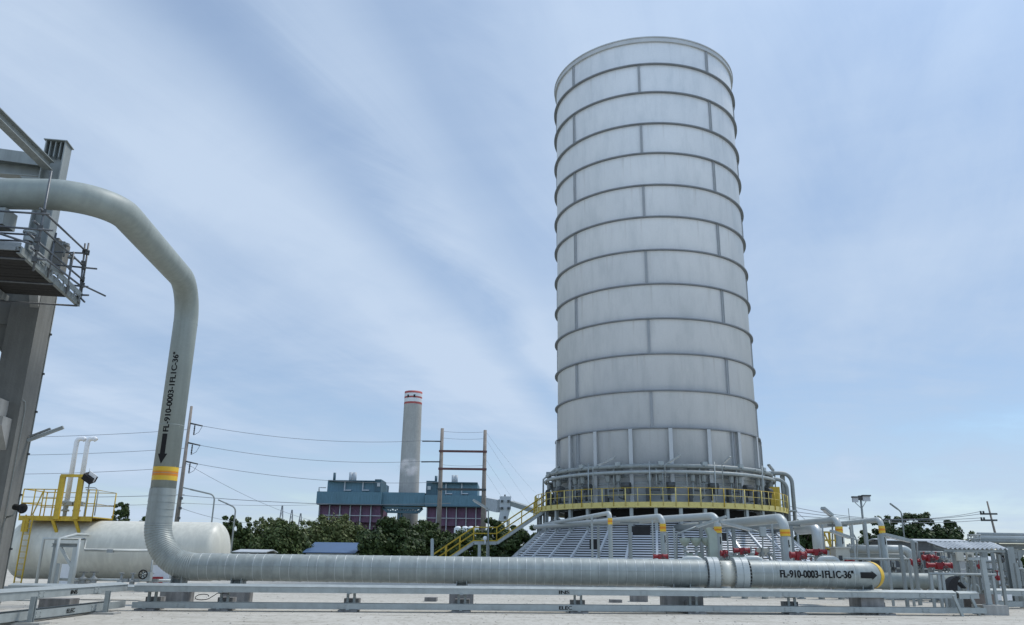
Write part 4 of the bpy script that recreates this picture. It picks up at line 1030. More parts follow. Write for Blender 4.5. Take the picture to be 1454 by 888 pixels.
for (a, b) in (((78, 358), (125, 360)), ((76, 376), (137.5, 382)), ((94, 404.5), (125, 407.5)), ((113, 419), (126, 419.5))):
    stube([at(a[0], a[1], Yb - .03), at(b[0], b[1], Yb - .03)], 0, 'guard_rail')
stube([at(117, 405, Yb + .1), at(149.5, 420.5, Yb + 1.3)], 0); stube([at(108, 417, Yb + .3), at(120, 429, Yb - .3)], 0)
stube([at(46, 368, Ya), at(66, 369, Ya)], 0)
for f in (.35, .7):
    p = tA0.lerp(tB0, f); z1_ = tA1.z + (tB1.z - tA1.z) * f; b_ = S(.10, Lp * f, -.3); stube([b_, V((b_.x, b_.y, b_.z + 1.35))], 0, 'standard')
for (a, b) in (((0, 331), (52, 334)), ((0, 341), (40, 343))): stube([at(a[0], a[1], Ya + 1.2), at(b[0], b[1], Ya + 1.2)], 0, 'guard_rail')
for i in range(9):
    q = MB(); b = Lp * (i + .5) / 9; q.obox(S(.12, b, -.10), dirX * .02, dirY * .03, V((0, 0, .1))); q.build('edge_bracket', 'galv_dark', scf)
for i in range(4):
    q = MB(); q.obox(S(-.35 - .75 * i, -.17, -.10), dirX * .22, dirY * .03, V((0, 0, .055))); q.build('plank_end', 'galv_dark', scf)
for (px, py, Y) in ((62, 301, Ya), (57, 324, Ya), (53.5, 341, Ya), (52, 353, Ya), (49, 369, Ya), (120, 357, Yb), (124, 359, Yb), (118, 374, Yb), (119, 380, Yb), (117, 397, Yb), (112, 421, Yb), (117, 405, Yb)):
    c = at(px, py, Y); q = MB(); q.box(c, (.13, .13, .13), .5); q.build('coupler', 'dark', scf)
# junction boxes / transmitters on the far side of the scaffold
c = at(84, 352, 24.6)
q = MB(); lbx = lambda px, py, Y, s: q.box(at(px, py, Y), s, R_(9))
lbx(66, 358, 25.4, (.75, .3, .95)); lbx(79, 366, 25.3, (.6, .5, 1.0)); q.build('concrete_upstand', 'conc_dk', rack)
for px, py in ((93, 350), (101, 368)):
    c = at(px, py, 23.6); q = MB(); q.cyl(c + V((0, 0, -.35)), c + V((0, 0, .05)), .03, seg=6); q.lathe(c, [(.02, 0), (.11, .02), (.11, .09), (.02, .11)], 10); q.build('valve_handle', 'galv_dark', label='small handwheel on a stem behind the scaffold rails, ' + ('upper one' if px == 93 else 'lower one'), cat='valve', group='handwheels behind the scaffold')
c = at(41, 336, 21.5); q = MB(); q.lathe(c + V((0, 0, -.15)), [(.01, 0), (.13, 0), (.13, .22), (.17, .24), (.17, .3), (.06, .36), (.01, .36)], 12); q.build('pressure_gauge', 'galv', label='round gauge standing on the scaffold deck corner', cat='gauge')

# ------------------------------------------------------------------ white storage tank
YT = 45.0
ztk, zbk = zat(200, 740.5, YT - .0), zat(150, 823.5, YT - .0)
RTK = (ztk - zbk) / 2; ZC = (ztk + zbk) / 2
xl, xr = at(18, 785, YT).x, at(323, 785, YT).x
tank = thing('storage_tank', 'long white horizontal storage tank lying behind the ribbed pipe elbow', 'tank', ((xl + xr) / 2, YT, 0))
hd = RTK * .5
prof = [(max(.002, RTK * math.sin(a)), hd * (1 - math.cos(a))) for a in [math.pi / 2 * i / 14 for i in range(15)]]
prof2 = [(r, (xr - xl) - h) for r, h in prof[::-1]]
q = MB(); q.lathe((xl, YT, ZC), prof + prof2, 64, axis=(1, 0, 0), smooth=True); q.build('shell', 'tank', tank)
for x in (xl + hd, xl + hd + (xr - xl - 2 * hd) / 3, xl + hd + 2 * (xr - xl - 2 * hd) / 3, xr - hd):
    q = MB(); q.lathe((x, YT, ZC), [(RTK - .01, -.02), (RTK + .005, 0), (RTK - .01, .02)], 64, axis=(1, 0, 0), smooth=True); q.build('weld_seam', 'tank', tank)
for x in (at(243, 815, YT).x, at(104, 815, YT).x):
    q = MB(); pts = [V((x, YT + math.sin(a) * (RTK + .02), ZC - math.cos(a) * (RTK + .02))) for a in [R_(-62 + 124 * i / 16) for i in range(17)]]
    poly = [V((p.x - .45, p.y, p.z)) for p in pts] + [V((x - .45, YT + 1.35, .02)), V((x - .45, YT - 1.35, .02))]
    q.prism(poly, (.9, 0, 0)); q.build('saddle', 'white', tank)
# yellow platform, ladder and vent pipes
pf = thing('tank_platform', 'yellow service platform with railings and ladder over the left end of the tank', 'platform', (at(82, 735, YT - .8).x, YT, 0))
zd0 = ztk + .10; xa, xb = at(33, 733, YT - 1).x, at(136, 733, YT - 1).x; yF, yB = YT - 1.35, YT + .9
q = MB(); q.box(((xa + xb) / 2, (yF + yB) / 2, zd0 + .03), (xb - xa, yB - yF, .05)); q.build('deck', 'yellow', pf)
for y in (yF, yB):
    q = MB(); q.channel((xa, y, zd0 - .06), (xb, y, zd0 - .06), .08, .24, .02); q.build('edge_beam', 'yellow', pf)
xg0, xg1 = at(84, 700, yF).x, at(116, 700, yF).x
def rail(pts, zs_, nm='hand_rail'):
    for z in zs_:
        q = MB(); q.tube([V((p[0], p[1], zd0 + z)) for p in pts], .028, 6); q.build(nm, 'yellow', pf)
hr = 1.42
rail([(xa, yF), (at(62, 700, yF).x, yF)], (hr * .5, hr)); rail([(at(62, 700, yF).x, yF), (xg0, yF)], (hr * .36, hr * .68, hr))
rail([(xg1 + .2, yF), (xb, yF), (xb, yB), (xa, yB)], (hr * .5, hr)); rail([(xa, yF), (xa, yB)], (hr * .5, hr))
xs = [xa, at(50, 700, yF).x, at(62, 700, yF).x, at(78, 700, yF).x, at(126, 700, yF).x, xb]
for x in xs:
    q = MB(); q.cyl((x, yF, zd0), (x, yF, zd0 + hr), .035, seg=6); q.build('rail_post', 'yellow', pf)
for x in (xa, (xa + xb) / 2, xb):
    q = MB(); q.cyl((x, yB, zd0), (x, yB, zd0 + hr), .035, seg=6); q.build('rail_post', 'yellow', pf)
zg = zat(100, 676, yF)
for x in (at(87.5, 700, yF).x, at(114, 700, yF).x):
    q = MB(); q.beam((x, yF - .12, zd0 - .1), (x, yF - .12, zg), .28, .14, up=(0, 1, 0)); q.build('gate_post', 'yellow', pf)
q = MB(); q.beam((at(85, 700, yF).x, yF - .12, zg), (at(118, 700, yF).x, yF - .12, zg), .2, .14); q.build('gate_header', 'yellow', pf)
q = MB(); q.tube(fillet([(xb - .5, yF - .2, zd0 + hr + .1), (xb + .2, yF - .2, zd0 + hr + .1), (xb + .2, yF - .2, zd0 + .1)], .25, 5), .03, 6); q.build('drain_loop', 'galv', pf)
for px in (78, 110):
    x = at(px, 735, yF).x
    q = MB(); q.beam((x - .1, yF - .03, zd0 - .1), (x + .18, yF + .18, zd0 - .85), .14, .1, up=(0, 1, 0)); q.build('brace', 'yellow', pf)
for px in (36, 41):
    x = at(px, 735, yF).x; q = MB(); q.beam((x, yF - .05, zd0 - .1), (x, yF - .05, zd0 - .75), .14, .1, up=(0, 1, 0)); q.build('brace', 'yellow', pf)
x0, x1 = at(32, 760, yF - .3).x, at(42, 760, yF - .3).x; dx = at(28, 810, yF - .3).x - x1 + .3
for x in (x0, x1):
    q = MB(); q.beam((x, yF - .3, .05), (x, yF - .3, zd0 + .1), .05, .06, up=(0, 1, 0)); q.build('ladder_stile', 'yellow', pf)
for i in range(11):
    z = .3 + i * (zd0 - .3) / 11; q = MB(); q.cyl((x0, yF - .3, z), (x1, yF - .3, z), .018, seg=6); q.build('ladder_rung', 'yellow', pf)
q = MB(); q.beam((xa + .7, yF - .05, zd0 + .1), (xa + 1.05, yF - .05, zd0 + hr - .1), .05, .05, up=(0, 1, 0)); q.build('rail_brace', 'yellow', pf)
for (bx, by, tx_, ty_, lab) in ((97, 726, 105.5, 623, 'left white swan neck vent pipe on top of the tank'), (112.5, 726, 121.5, 623, 'right white swan neck vent pipe on top of the tank')):
    Yv = YT - .4; b = at(bx, by, Yv); tt = at(tx_, ty_, Yv); x = (b.x + tt.x) / 2
    t = thing('vent_pipe', lab, 'pipe', (x, Yv, ztk), 'swan neck vents on the tank')
    q = MB(); q.tube(fillet([(x, Yv, ztk + .95), (x, Yv, tt.z), (x + .36, Yv, tt.z), (x + .44, Yv, tt.z - .08)], [.2, .05], 6), .125, 14); q.build('stack', 'white', t)
    q = MB(); q.lathe((x, Yv, ztk - .05), [(.01, 0), (.1, 0), (.1, .5), (.2, .5), (.2, .58), (.13, .62), (.13, .8), (.2, .84), (.24, .95), (.2, 1.04), (.12, 1.06), (.01, 1.06)], 14); q.box((x + .2, Yv - .1, ztk + .85), (.4, .2, .2)); q.build('relief_valve', 'steel_lt', t)
c = at(128, 679, yF); t = thing('flood_lamp', 'black floodlight tilted on a pole beside the yellow gate frame', 'lamp', (c.x, c.y, zd0))
q = MB(); q.cyl((c.x, c.y, zd0), (c.x, c.y, c.z - .1), .04, seg=6); q.cyl((c.x - .1, c.y, c.z + .1), (c.x - .1, c.y, c.z + .5), .015, seg=6); q.build('pole', 'galv', t)
q = MB(); q.obox((c.x, c.y - .05, c.z), V((.24, .0, -.15)), V((.05, .2, .08)), V((.08, -.05, .13))); q.build('lamp_head', 'black', t)
q = MB(); q.obox((c.x + .16, c.y - .14, c.z + .06), V((.20, .0, -.12)), V((.0, .012, .01)), V((.10, -.06, .17))); q.build('lens', 'white', t)
# pale pipe frame in front of the tank
YG = 41.0
fr = thing('goalpost_pipe', 'pale goalpost pipe frame standing in front of the tank', 'pipe', gnd(85, YG))
a, b = at(62.5, 765, YG), at(121.5, 769, YG); b.z = a.z
MB().tube([V((a.x, YG, 0)), a, b, V((b.x, YG, zat(122, 781, YG))), V((at(240, 782, YG).x, YG, zat(122, 781, YG)))], .075, 10).build('pipe_run', 'white_pipe', fr)
x = at(84, 766, YG - .15).x
MB().tube([V((x, YG - .15, 0)), V((x, YG - .15, a.z)), V((x, YG + 1.4, a.z + .25)), V((x, YG + 2.6, a.z + .25))], .075, 10).build('branch_pipe', 'white_pipe', fr)
x = at(112.5, 770, YG).x; MB().tube([V((x, YG, 0)), V((x, YG, a.z))], .07, 10).build('leg_pipe', 'white_pipe', fr)
x = at(157, 783, YG).x; q = MB(); q.box((x, YG, zat(157, 782, YG) - .02), (.28, .2, .16)); q.build('clamp', 'galv_dark', fr)
bs = thing('bracket_stand', 'white channel post with an angled bracket under the pale pipe frame', 'stand', gnd(107, YG + .3))
x = at(106.5, 790, YG + .3).x; zz = zat(95, 774.5, YG + .3); 
q = MB(); q.ibeam((x, YG + .3, 0), (x, YG + .3, zz - .1), .22, .2, .03, up=(0, 1, 0)); q.build('post', 'white_pipe', bs)
xl_ = at(75, 774, YG + .3).x; q = MB(); q.ibeam((xl_, YG + .3, zz), (x + .15, YG + .3, zz), .2, .18, .03); q.build('arm', 'steel', bs)
q = MB(); q.beam((x - .08, YG + .3, zz - 1.0), (x - .75, YG + .3, zz - .12), .12, .1, up=(0, 1, 0)); q.build('brace', 'white_pipe', bs)
for px, pt, lab in ((78, 800, 'square pale post inside the pipe frame'), (68, 765, 'grey post behind the left leg of the pipe frame')):
    c = gnd(px, YG + .8); q = MB(); q.beam(c, V((c.x, c.y, zat(px, pt, YG + .8))), .18 if px == 78 else .12, .16 if px == 78 else .12, up=(0, 1, 0)); q.build('stub_post', 'steel_lt' if px == 78 else 'steel', label=lab, cat='post')
# valves along the tank foot
mani = MB(); z = .50; xA_, xB_ = at(85, 822, 42).x, at(262, 822, 42).x
mani.tube([V((xA_, 42, z)), V((xB_, 42, z))], .07, 10); mani.build('drain_pipe', 'white_pipe', label='pale drain pipe running along the foot of the tank', cat='pipe')
for px, lab in ((118, 'left hand gate valve with flat handwheel at the tank foot'), (133, 'gate valve with flat handwheel just right of its twin at the tank foot')):
    c = at(px, 820, 41.7); t = thing('gate_valve', lab, 'valve', (c.x, 41.7, .4)); z = zat(px, 812.5, 41.7)
    q = MB(); q.lathe((c.x, 41.7, .35), [(.01, 0), (.16, 0), (.16, .14), (.22, .16), (.22, .22), (.12, .26), (.06, .34), (.05, z - .36), (.01, z - .35)], 12); q.build('body', 'galv_dark', t)
    q = MB(); q.tube([V((c.x + math.cos(a * .5236) * .2, 41.7 + math.sin(a * .5236) * .2, z)) for a in range(12)], .02, 6, closed=True); q.beam((c.x - .2, 41.7, z), (c.x + .2, 41.7, z), .03, .025); q.build('handwheel', 'dark', t)
c = at(203, 816, 40.8); t = thing('gate_valve', 'valve with dark upright handwheel left of the ribbed elbow', 'valve', (c.x, c.y, .3))
q = MB(); q.cyl((c.x, c.y + .5, c.z), (c.x, c.y - .02, c.z), .04, seg=8); q.box((c.x, c.y + .5, c.z - .1), (.4, .3, .4)); q.cyl((c.x + .15, c.y + .5, .3), (c.x + .15, c.y + .5, c.z + .9), .04, seg=8); q.build('body', 'galv', t)
q = MB(); q.tube([V((c.x + math.cos(a * .3927) * .2, c.y, c.z + math.sin(a * .3927) * .2)) for a in range(16)], .03, 6, closed=True)
for a in range(3): q.beam(c + V((math.cos(a * 1.047) * .2, 0, math.sin(a * 1.047) * .2)), c - V((math.cos(a * 1.047) * .2, 0, math.sin(a * 1.047) * .2)), .03, .03, up=(0, 1, 0))
q.build('handwheel', 'black', t)
for px, lab in ((172, 'small drain valve at the tank foot, midway along'), (188, 'drain valve next to the upright handwheel'), (214, 'drain valve just left of the white tank saddle')):
    c = at(px, 823, 41.6); q = MB(); q.lathe((c.x, 41.6, .3), [(.01, 0), (.12, 0), (.12, .12), (.18, .13), (.18, .18), (.07, .22), (.05, .5), (.13, .51), (.13, .55), (.01, .56)], 10); q.box((c.x + .22, 41.6, .5), (.3, .16, .16)); q.build('drain_valve', 'galv_dark', label=lab, cat='valve')
for i, px in enumerate((206, 217, 221)):
    pass
q = MB(); c = gnd(218, 43); q.box((c.x, c.y, .40), (.7, .25, .5)); q.build('red_marker_box', 'red', label='small red box half hidden under the ribbed elbow', cat='box')
# ------------------------------------------------------------------ right hand side
# far grey pipe continuing right
t = thing('far_pipe', 'grey painted pipe lying beyond the rounded end of the big pipe', 'pipe', gnd(1310, 43.3))
a, b = at(1236, 824.8, 43.3), at(1368, 824.8, 43.3); b.z = a.z
MB().tube([a, b], .40, 36).build('pipe_wall', 'pipe', t)
for px in (1280, 1340):
    c = gnd(px, 43.3); q = MB(); q.box((c.x, c.y, (a.z - .39) / 2), (.9, .8, a.z - .39)); q.build('block', 'block', t)
# canopy
Yc0, Yc1 = 33.2, 36.4
zc0_, zc1_ = zat(1388, 779, Yc0), zat(1360, 770, Yc1)
cx0, cx1 = at(1342, 780, Yc0).x, at(1432, 780, Yc0).x
ox = at(1316, 770, Yc1).x - cx0
can = thing('canopy', 'corrugated grey roof canopy on posts at right', 'canopy', ((cx0 + cx1) / 2, 34.8, 0))
q = MB(); n = 72; lo = []; hi = []
for i in range(n + 1):
    f = i / n; x = cx0 + (cx1 - cx0) * f; dz = .028 * (1 if math.sin(f * 2 * math.pi * 14) > 0 else -1) * min(1, abs(math.sin(f * 2 * math.pi * 14)) * 2)
    lo.append(V((x, Yc0, zc0_ + dz))); hi.append(V((x + ox + (at(1410, 770, Yc1).x - at(1316, 770, Yc1).x - (cx1 - cx0)) * f, Yc1, zc1_ + dz)))
vsx = lo + hi + [p - V((0, 0, .012)) for p in lo + hi]; m = n + 1
fs = []
for i in range(n): fs += [(i, i + 1, m + i + 1, m + i), (2 * m + i, 3 * m + i, 3 * m + i + 1, 2 * m + i + 1), (i, 2 * m + i, 2 * m + i + 1, i + 1)]
q.add(vsx, fs); q.build('roof_sheet', 'roofw', can)
for y, z, x0, x1 in ((Yc0 + .1, zc0_ - .12, cx0, cx1), (Yc1 - .15, zc1_ - .14, cx0 + ox, cx1 + ox)):
    q = MB(); q.channel((x0, y, z + .03), (x1 - .1, y, z + .03), .06, .09, .012); q.build('purlin', 'steel', can)
for f in (.12, .9):
    x = cx0 + (cx1 - cx0) * f; q = MB(); q.ibeam((x, Yc0, zc0_ - .19), (x + ox, Yc1, zc1_ - .21), .08, .11, .015); q.build('rafter', 'steel', can)
for px, Yx in ((1365, 34.2), (1430, 34.6), (1388, 36.0)):
    c = gnd(px, Yx); q = MB(); q.beam(c, V((c.x, c.y, zc0_ - .2)), .11, .11, up=(0, 1, 0)); q.build('post', 'steel', can)
# big post on a concrete block
c = gnd(1407, 31.6); t = thing('heavy_post', 'stout grey post standing on a square concrete block at right', 'post', c)
q = MB(); q.box((c.x, c.y, .17), (.9, .8, .34)); q.build('block', 'conc', t)
q = MB(); q.beam((c.x, c.y, .36), (c.x - .02, c.y, zat(1399, 792, 31.6)), .17, .15, up=(0, 1, 0)); q.build('post', 'steel_lt', t)
q = MB(); q.box((c.x, c.y, .35), (.35, .35, .02)); q.build('base_plate', 'steel', t)
q = MB(); z = zat(1399, 792, 31.6); q.beam((c.x + .15, c.y, z - .05), (c.x - .55, c.y, z - .05), .1, .1); q.build('arm', 'steel_lt', t)
# handrails
def handrail(name, lab, p0, p1, posts, Yx, mid=None):
    a, b = at(p0[0], p0[1], Yx), at(p1[0], p1[1], Yx); b.z = a.z
    t = thing(name, lab, 'handrail', (a + b) / 2 - V((0, 0, a.z)))
    MB().tube([a, b], .045, 8).build('top_rail', 'steel_lt', t)
    for px in posts:
        x = at(px, p0[1], Yx).x; q = MB(); q.beam((x, Yx, 0.02), (x, Yx, a.z - .03), .09, .09, up=(0, 1, 0)); q.build('post', 'steel_lt', t)
    if mid is not None:
        q = MB(); q.tube([V((a.x, Yx, a.z * mid)), V((b.x, Yx, a.z * mid))], .035, 8); q.build('mid_rail', 'steel_lt', t)
handrail('handrail', 'pale handrail crossing in front of the posts, ending at the stout post', (1319, 815), (1414, 816), (1321, 1332, 1338, 1409), 32.3)
handrail('handrail', 'pale handrail above the rounded end of the big pipe', (1198, 793.5), (1291, 794), (1261, 1290), 36.5)
handrail('handrail', 'grey double rail behind the last riser leg', (1255, 783), (1420, 786), (1268, 1350, 1420), 50, .6)
# tall post left of canopy with long white roof behind
for px, pt, Yx, wd, lab in ((1307, 768, 38, .13, 'grey post just left of the canopy roof'), (1289, 774, 36, .12, 'slim post behind the end of the big pipe'), (1445, 777, 38, .30, 'thick grey column near the right edge'), (1420, 786, 41, .14, 'slim post behind the canopy, right side'), (1452, 800, 37, .14, 'slim post at the right edge of view'),
                            (1382, 800, 39, .12, 'left one of two thin posts under the canopy'), (1391, 800, 39, .12, 'right one of two thin posts under the canopy')):
    c = gnd(px, Yx); q = MB(); top = V((c.x, c.y, zat(px, pt, Yx)))
    if wd > .25: q.ibeam(c, top, wd, wd, .03, up=(0, 1, 0))
    else: q.beam(c, top, wd, wd, up=(0, 1, 0))
    q.build('support_post', 'steel', label=lab, cat='post', group='posts around the canopy')
# high pipe bundle at right
t = thing('pipe_bridge', 'raised pipe bridge with parallel pipes running off the right edge', 'pipe rack', gnd(1440, 42))
z1 = zat(1420, 759.5, 42); 
for i, (dz, r, m) in enumerate(((0, .10, 'steel_lt'), (-.17, .12, 'white_pipe'), (-.33, .09, 'steel'))):
    x0 = at(1388 - i * 6, 760, 42).x; q = MB(); q.tube([V((x0, 42 - .1 * i, z1 + dz)), V((x0 + 16, 42 - .1 * i, z1 + dz))], r, 10); q.build('pipe_run', m, t)
q = MB(); x0 = at(1370, 760, 42).x; q.ibeam((x0, 42.4, z1 - .55), (x0 + 16, 42.4, z1 - .55), .2, .25, .025); q.build('beam', 'steel', t)
for px in (1399, 1443, 1475):
    x = at(px, 800, 42.4).x; q = MB(); q.ibeam((x, 42.4, 0), (x, 42.4, z1 - .68), .24, .24, .03, up=(0, 1, 0)); q.build('column', 'steel', t)
q = MB(); x = at(1443, 780, 42).x; q.prism([V((x - .8, 42.3, z1 - .7)), V((x + .8, 42.3, z1 - .7)), V((x + .15, 42.3, z1 - 1.3)), V((x - .15, 42.3, z1 - 1.3))], (0, .1, 0)); q.build('bracket', 'steel', t)
t = thing('ladder_cage', 'pale hooped ladder cage beside the left end of the pipe bridge', 'ladder', gnd(1382, 40))
for px in (1375, 1379, 1383, 1387, 1391):
    x = at(px, 765, 40).x; q = MB(); q.cyl((x, 40, zat(1382, 772, 40) - .5), (x, 40, zat(1382, 759.5, 40)), .035, seg=6); q.build('upright', 'steel_lt', t)
for py in (759.5, 765, 771):
    q = MB(); q.tube([at(1374, py, 40), at(1383, py + .2, 39.6), at(1392, py, 40)], .035, 6); q.build('hoop', 'steel_lt', t)
for px in (1377, 1389):
    x = at(px, 765, 40.1).x; q = MB(); q.beam((x, 40.1, 0), (x, 40.1, zat(1382, 772, 40)), .06, .06, up=(0, 1, 0)); q.build('stile', 'steel_lt', t)
for i in range(9):
    z = .3 + .3 * i; q = MB(); q.cyl((at(1377, 765, 40.1).x, 40.1, z), (at(1389, 765, 40.1).x, 40.1, z), .02, seg=6); q.build('rung', 'steel_lt', t)
# black arched rubber hood
c = gnd(1356, 33.0); t = thing('rubber_hood', 'black rubber arch shaped hood leaning by the canopy post', 'hood', c)
zt, zb = zat(1358, 820.5, 33.0), zat(1356, 842, 33.0); w_ = .30
pr = [(0.0, 0.0), (.05, .30), (.17, .50), (.34, .60), (.50, .62)]
sc_ = (zt - zb) / .62
x0 = at(1347, 842, 33).x
outer = [V((x0 + a * sc_ * .98, 33.0, zb + b * sc_)) for a, b in pr] ; inner = [V((x0 + (.36 + a * .28) * sc_, 33.0, zb + b * sc_ * .93)) for a, b in pr][::-1]
k_ = 33.0 * .99 / 1150
ell = lambda rx, ry, n=10: [V((at(1366, 842, 33).x - rx * k_ * math.cos(a), 33.0, zb + ry * k_ * math.sin(a))) for a in [math.pi / 2 * i / n for i in range(n + 1)]]
q = MB(); q.prism(ell(19, 21.5) + ell(5.5, 17.5)[::-1], (0, .45, 0)); q.build('hood_shell', 'rubber', t)
q = MB(); q.prism([V((x0 + .62 * sc_, 33.2, zb + .42 * sc_)), V((x0 + .72 * sc_, 33.2, zb + .44 * sc_)), V((x0 + .92 * sc_, 33.2, zb + .2 * sc_)), V((x0 + .86 * sc_, 33.2, zb + .17 * sc_))], (0, .3, 0)); q.build('strap', 'rubber', t)
q = MB(); q.box((x0 + .3 * sc_, 33.2, zb / 2), (.5, .45, zb)); q.build('base', 'steel', t)
# end of the trays at right: frame pieces
for px, Yx, lab in ((1362, 30.4, 'outer slanted strut at the right end of the trays'), (1386, 31.0, 'inner strut at the right end of the trays')):
    c = gnd(px, Yx); q = MB(); q.beam(c + V((.12, 0, 0)), V((c.x - .1, c.y, zat(px, 846, Yx))), .09, .09, up=(0, 1, 0)); q.build('tray_strut', 'galv', label=lab, cat='strut')
p0, p1 = gnd(1362, 30.9), gnd(1392, 31.3)
tray('cable_tray', 'short upper tray stub turning back at the right end', V((p0.x + .0, 30.72, 0)), V((p1.x, 31.2, 0)), UZ0 - .02, UZ1 - .02, .4, bk, True)
tray('cable_tray', 'pale tray running away under the handrail at right', V((at(1232, 836, 33.5).x, 33.6, 0)), V((at(1352, 840, 34).x, 34.2, 0)), .40, .52, .5, bk, True)
tray('cable_tray', 'grey upper tray running off the right edge near the white signs', V((at(1403, 840, 36).x, 36, 0)), V((at(1500, 840, 36).x, 36, 0)), UZ0 - .08, UZ1 - .05, .45, bk, True)
tray('cable_tray', 'grey lower tray running off the right edge near the ground', V((at(1403, 840, 36).x, 36, 0)), V((at(1500, 840, 36).x, 36, 0)), LZ0, LZ1 + .02, .45, bk, False)
for px, w_, lab in ((1420.5, .42, 'larger blank white plate between the two trays at right'), (1437, .34, 'smaller blank white plate between the two trays at right')):
    c = at(px, 847, 35.6); q = MB(); q.box((c.x, 35.9, .45), (w_, .03, .24)); q.build('white_plate', 'white', label=lab, cat='plate')
c = gnd(1392, 33.4); MB().box((c.x, 33.4, .33), (.9, .7, .66)).build('brown_block', paint('stained block', (.20, .165, .14), .9, var=.3), label='stained brown concrete block behind the stout post', cat='block')
# sheds
def shed(name, lab, px0, px1, ptop, pe, Y, dep, wall='wallg', roof='roofw', ndoor=2):
    a, b = gnd(px0, Y), gnd(px1, Y); ze, zr = zat((px0 + px1) / 2, pe, Y), zat((px0 + px1) / 2, ptop, Y + dep * .6)
    t = thing(name, lab, 'shed', (a + b) / 2)
    q = MB(); q.box(((a.x + b.x) / 2, Y + dep / 2, ze / 2), (b.x - a.x, dep, ze)); q.build('walls', wall, t)
    q = MB(); q.prism([V((a.x - .3, Y - .35, ze + .02)), V((a.x - .3, Y + dep * .6, zr)), V((a.x - .3, Y + dep + .3, ze + .02)), V((a.x - .3, Y + dep + .3, ze + .1)), V((a.x - .3, Y + dep * .6, zr + .1)), V((a.x - .3, Y - .35, ze + .1))], (b.x - a.x + .6, 0, 0)); q.build('roof', roof, t)
    for i in range(ndoor):
        x = a.x + (b.x - a.x) * (i + .5) / ndoor; q = MB(); q.box((x, Y - .02, ze * .55), ((b.x - a.x) / ndoor * .5, .06, ze * .45)); q.build('window', 'glass', t)
    return t
shed('equipment_shed', 'small pale shed with light roof seen below the pipe bridge at right', 1409, 1438, 792, 798, 58, 5)
shed('long_shed', 'long low white roofed shed behind the last riser', 1262, 1378, 767.3, 769.5, 78, 3, 'dark', 'roofw', 5)
shed('blue_roof_shed', 'shed with a bright blue roof among the trees', 432, 500, 771.5, 786, 96, 9, 'wallg', 'blue', 3)
shed('low_white_shed', 'low white roof just visible behind the risers at right', 1200, 1262, 778, 782, 84, 6, 'wallg', 'roofw', 4)
shed('small_roof_shed', 'tiny pale roofed hut under the trees right of the tank', 332, 372, 781.5, 785, 88, 4, 'dark', 'roofw', 2)
# misc skid frame behind canopy
t = thing('metering_skid', 'tangle of grey pipes and small valves on a frame behind the canopy', 'skid', gnd(1420, 40))
random.seed(11)
for i in range(5):
    z = .5 + .35 * i; x0 = at(1396, 810, 40).x; q = MB(); q.tube(fillet([V((x0, 40 + .1 * i, z)), V((x0 + 1.0 + .25 * i, 40 + .1 * i, z)), V((x0 + 1.0 + .25 * i, 40 + .1 * i, z - .4)), V((x0 + 3, 40 + .1 * i, z - .4))], .12, 4), .05 + .012 * (i % 3), 8); q.build('pipe_run', ('steel', 'galv', 'steel_lt')[i % 3], t)
for i in range(6):
    x = at(1398 + i * 8, 810, 39.8).x; q = MB(); q.lathe((x, 39.8, .9 + .3 * (i % 3)), [(.01, -.12), (.1, -.1), (.12, 0), (.07, .08), (.03, .12), (.03, .24), (.1, .25), (.1, .28), (.01, .29)], 10); q.build('small_valve', 'galv_dark', t)
for i in range(4):
    x = at(1397 + i * 15, 810, 40.3).x; q = MB(); q.beam((x, 40.3, 0), (x, 40.3, 2.3), .08, .08, up=(0, 1, 0)); q.build('frame_post', 'steel', t)
# left-over pipes behind the last riser
t = thing('header_pipes', 'pair of pale header pipes with bright bends right of the last riser', 'pipe', gnd(1275, 46))
for py, x0, x1, dy in ((780, 1262, 1292, 0), (790, 1258, 1284, .6)):
    a, b = at(x0, py, 46 + dy), at(x1, py, 46 + dy); b.z = a.z
    q = MB(); q.tube(fillet([a + V((-1.5, 1.5, 0)), a, b, V((b.x, b.y, .3))], .45, 8), .22, 16); q.build('pipe_run', 'white_pipe', t)
# small bore pipe manifolds and boxes that fill the yard right of the risers
random.seed(21)
def manifold(lab, px0, px1, Y, zs_, nv, seed):
    rnd = random.Random(seed); a, b = gnd(px0, Y), gnd(px1, Y); t = thing('pipe_manifold', lab, 'pipes', (a + b) / 2, 'small bore manifolds')
    for i, z in enumerate(zs_):
        y = Y + .22 * i; m = rnd.choice(('steel_lt', 'galv', 'white_pipe', 'steel')); q = MB()
        x0 = a.x + rnd.uniform(0, .8); x1 = b.x - rnd.uniform(0, .8); q.tube(fillet([V((x0, y, .1)), V((x0, y, z)), V((x1, y, z)), V((x1, y, .1))], .16, 4), rnd.choice((.035, .05, .075)), 8); q.build('pipe_run', m, t)
    for i in range(nv):
        x = a.x + (b.x - a.x) * (i + .5) / nv + rnd.uniform(-.15, .15); z = rnd.choice(zs_); q = MB()
        q.lathe((x, Y, z), [(.01, -.14), (.09, -.12), (.11, 0), (.06, .08), (.025, .1), (.025, .26), (.1, .27), (.1, .3), (.01, .31)], 10)
        q.box((x, Y - .02, z), (.26, .1, .1)); q.build('small_valve', rnd.choice(('galv_dark', 'dark', 'steel', 'red')), t)
    for i in range(3):
        x = a.x + (b.x - a.x) * (i + .2) / 2.6; q = MB(); q.beam((x, Y + .5, 0), (x, Y + .5, max(zs_) + .35), .07, .07, up=(0, 1, 0)); q.build('stand', 'steel', t)
    for i in range(2):
        x = a.x + (b.x - a.x) * rnd.uniform(.15, .85); q = MB(); q.box((x, Y + .42, max(zs_) + .1), (.3, .16, .38)); q.build('instrument_box', rnd.choice(('sage', 'cream', 'steel_lt')), t)
manifold('grey small bore piping between the fifth and last risers', 1196, 1246, 48.5, (1.2, 1.7, 2.1, 2.5), 7, 1)
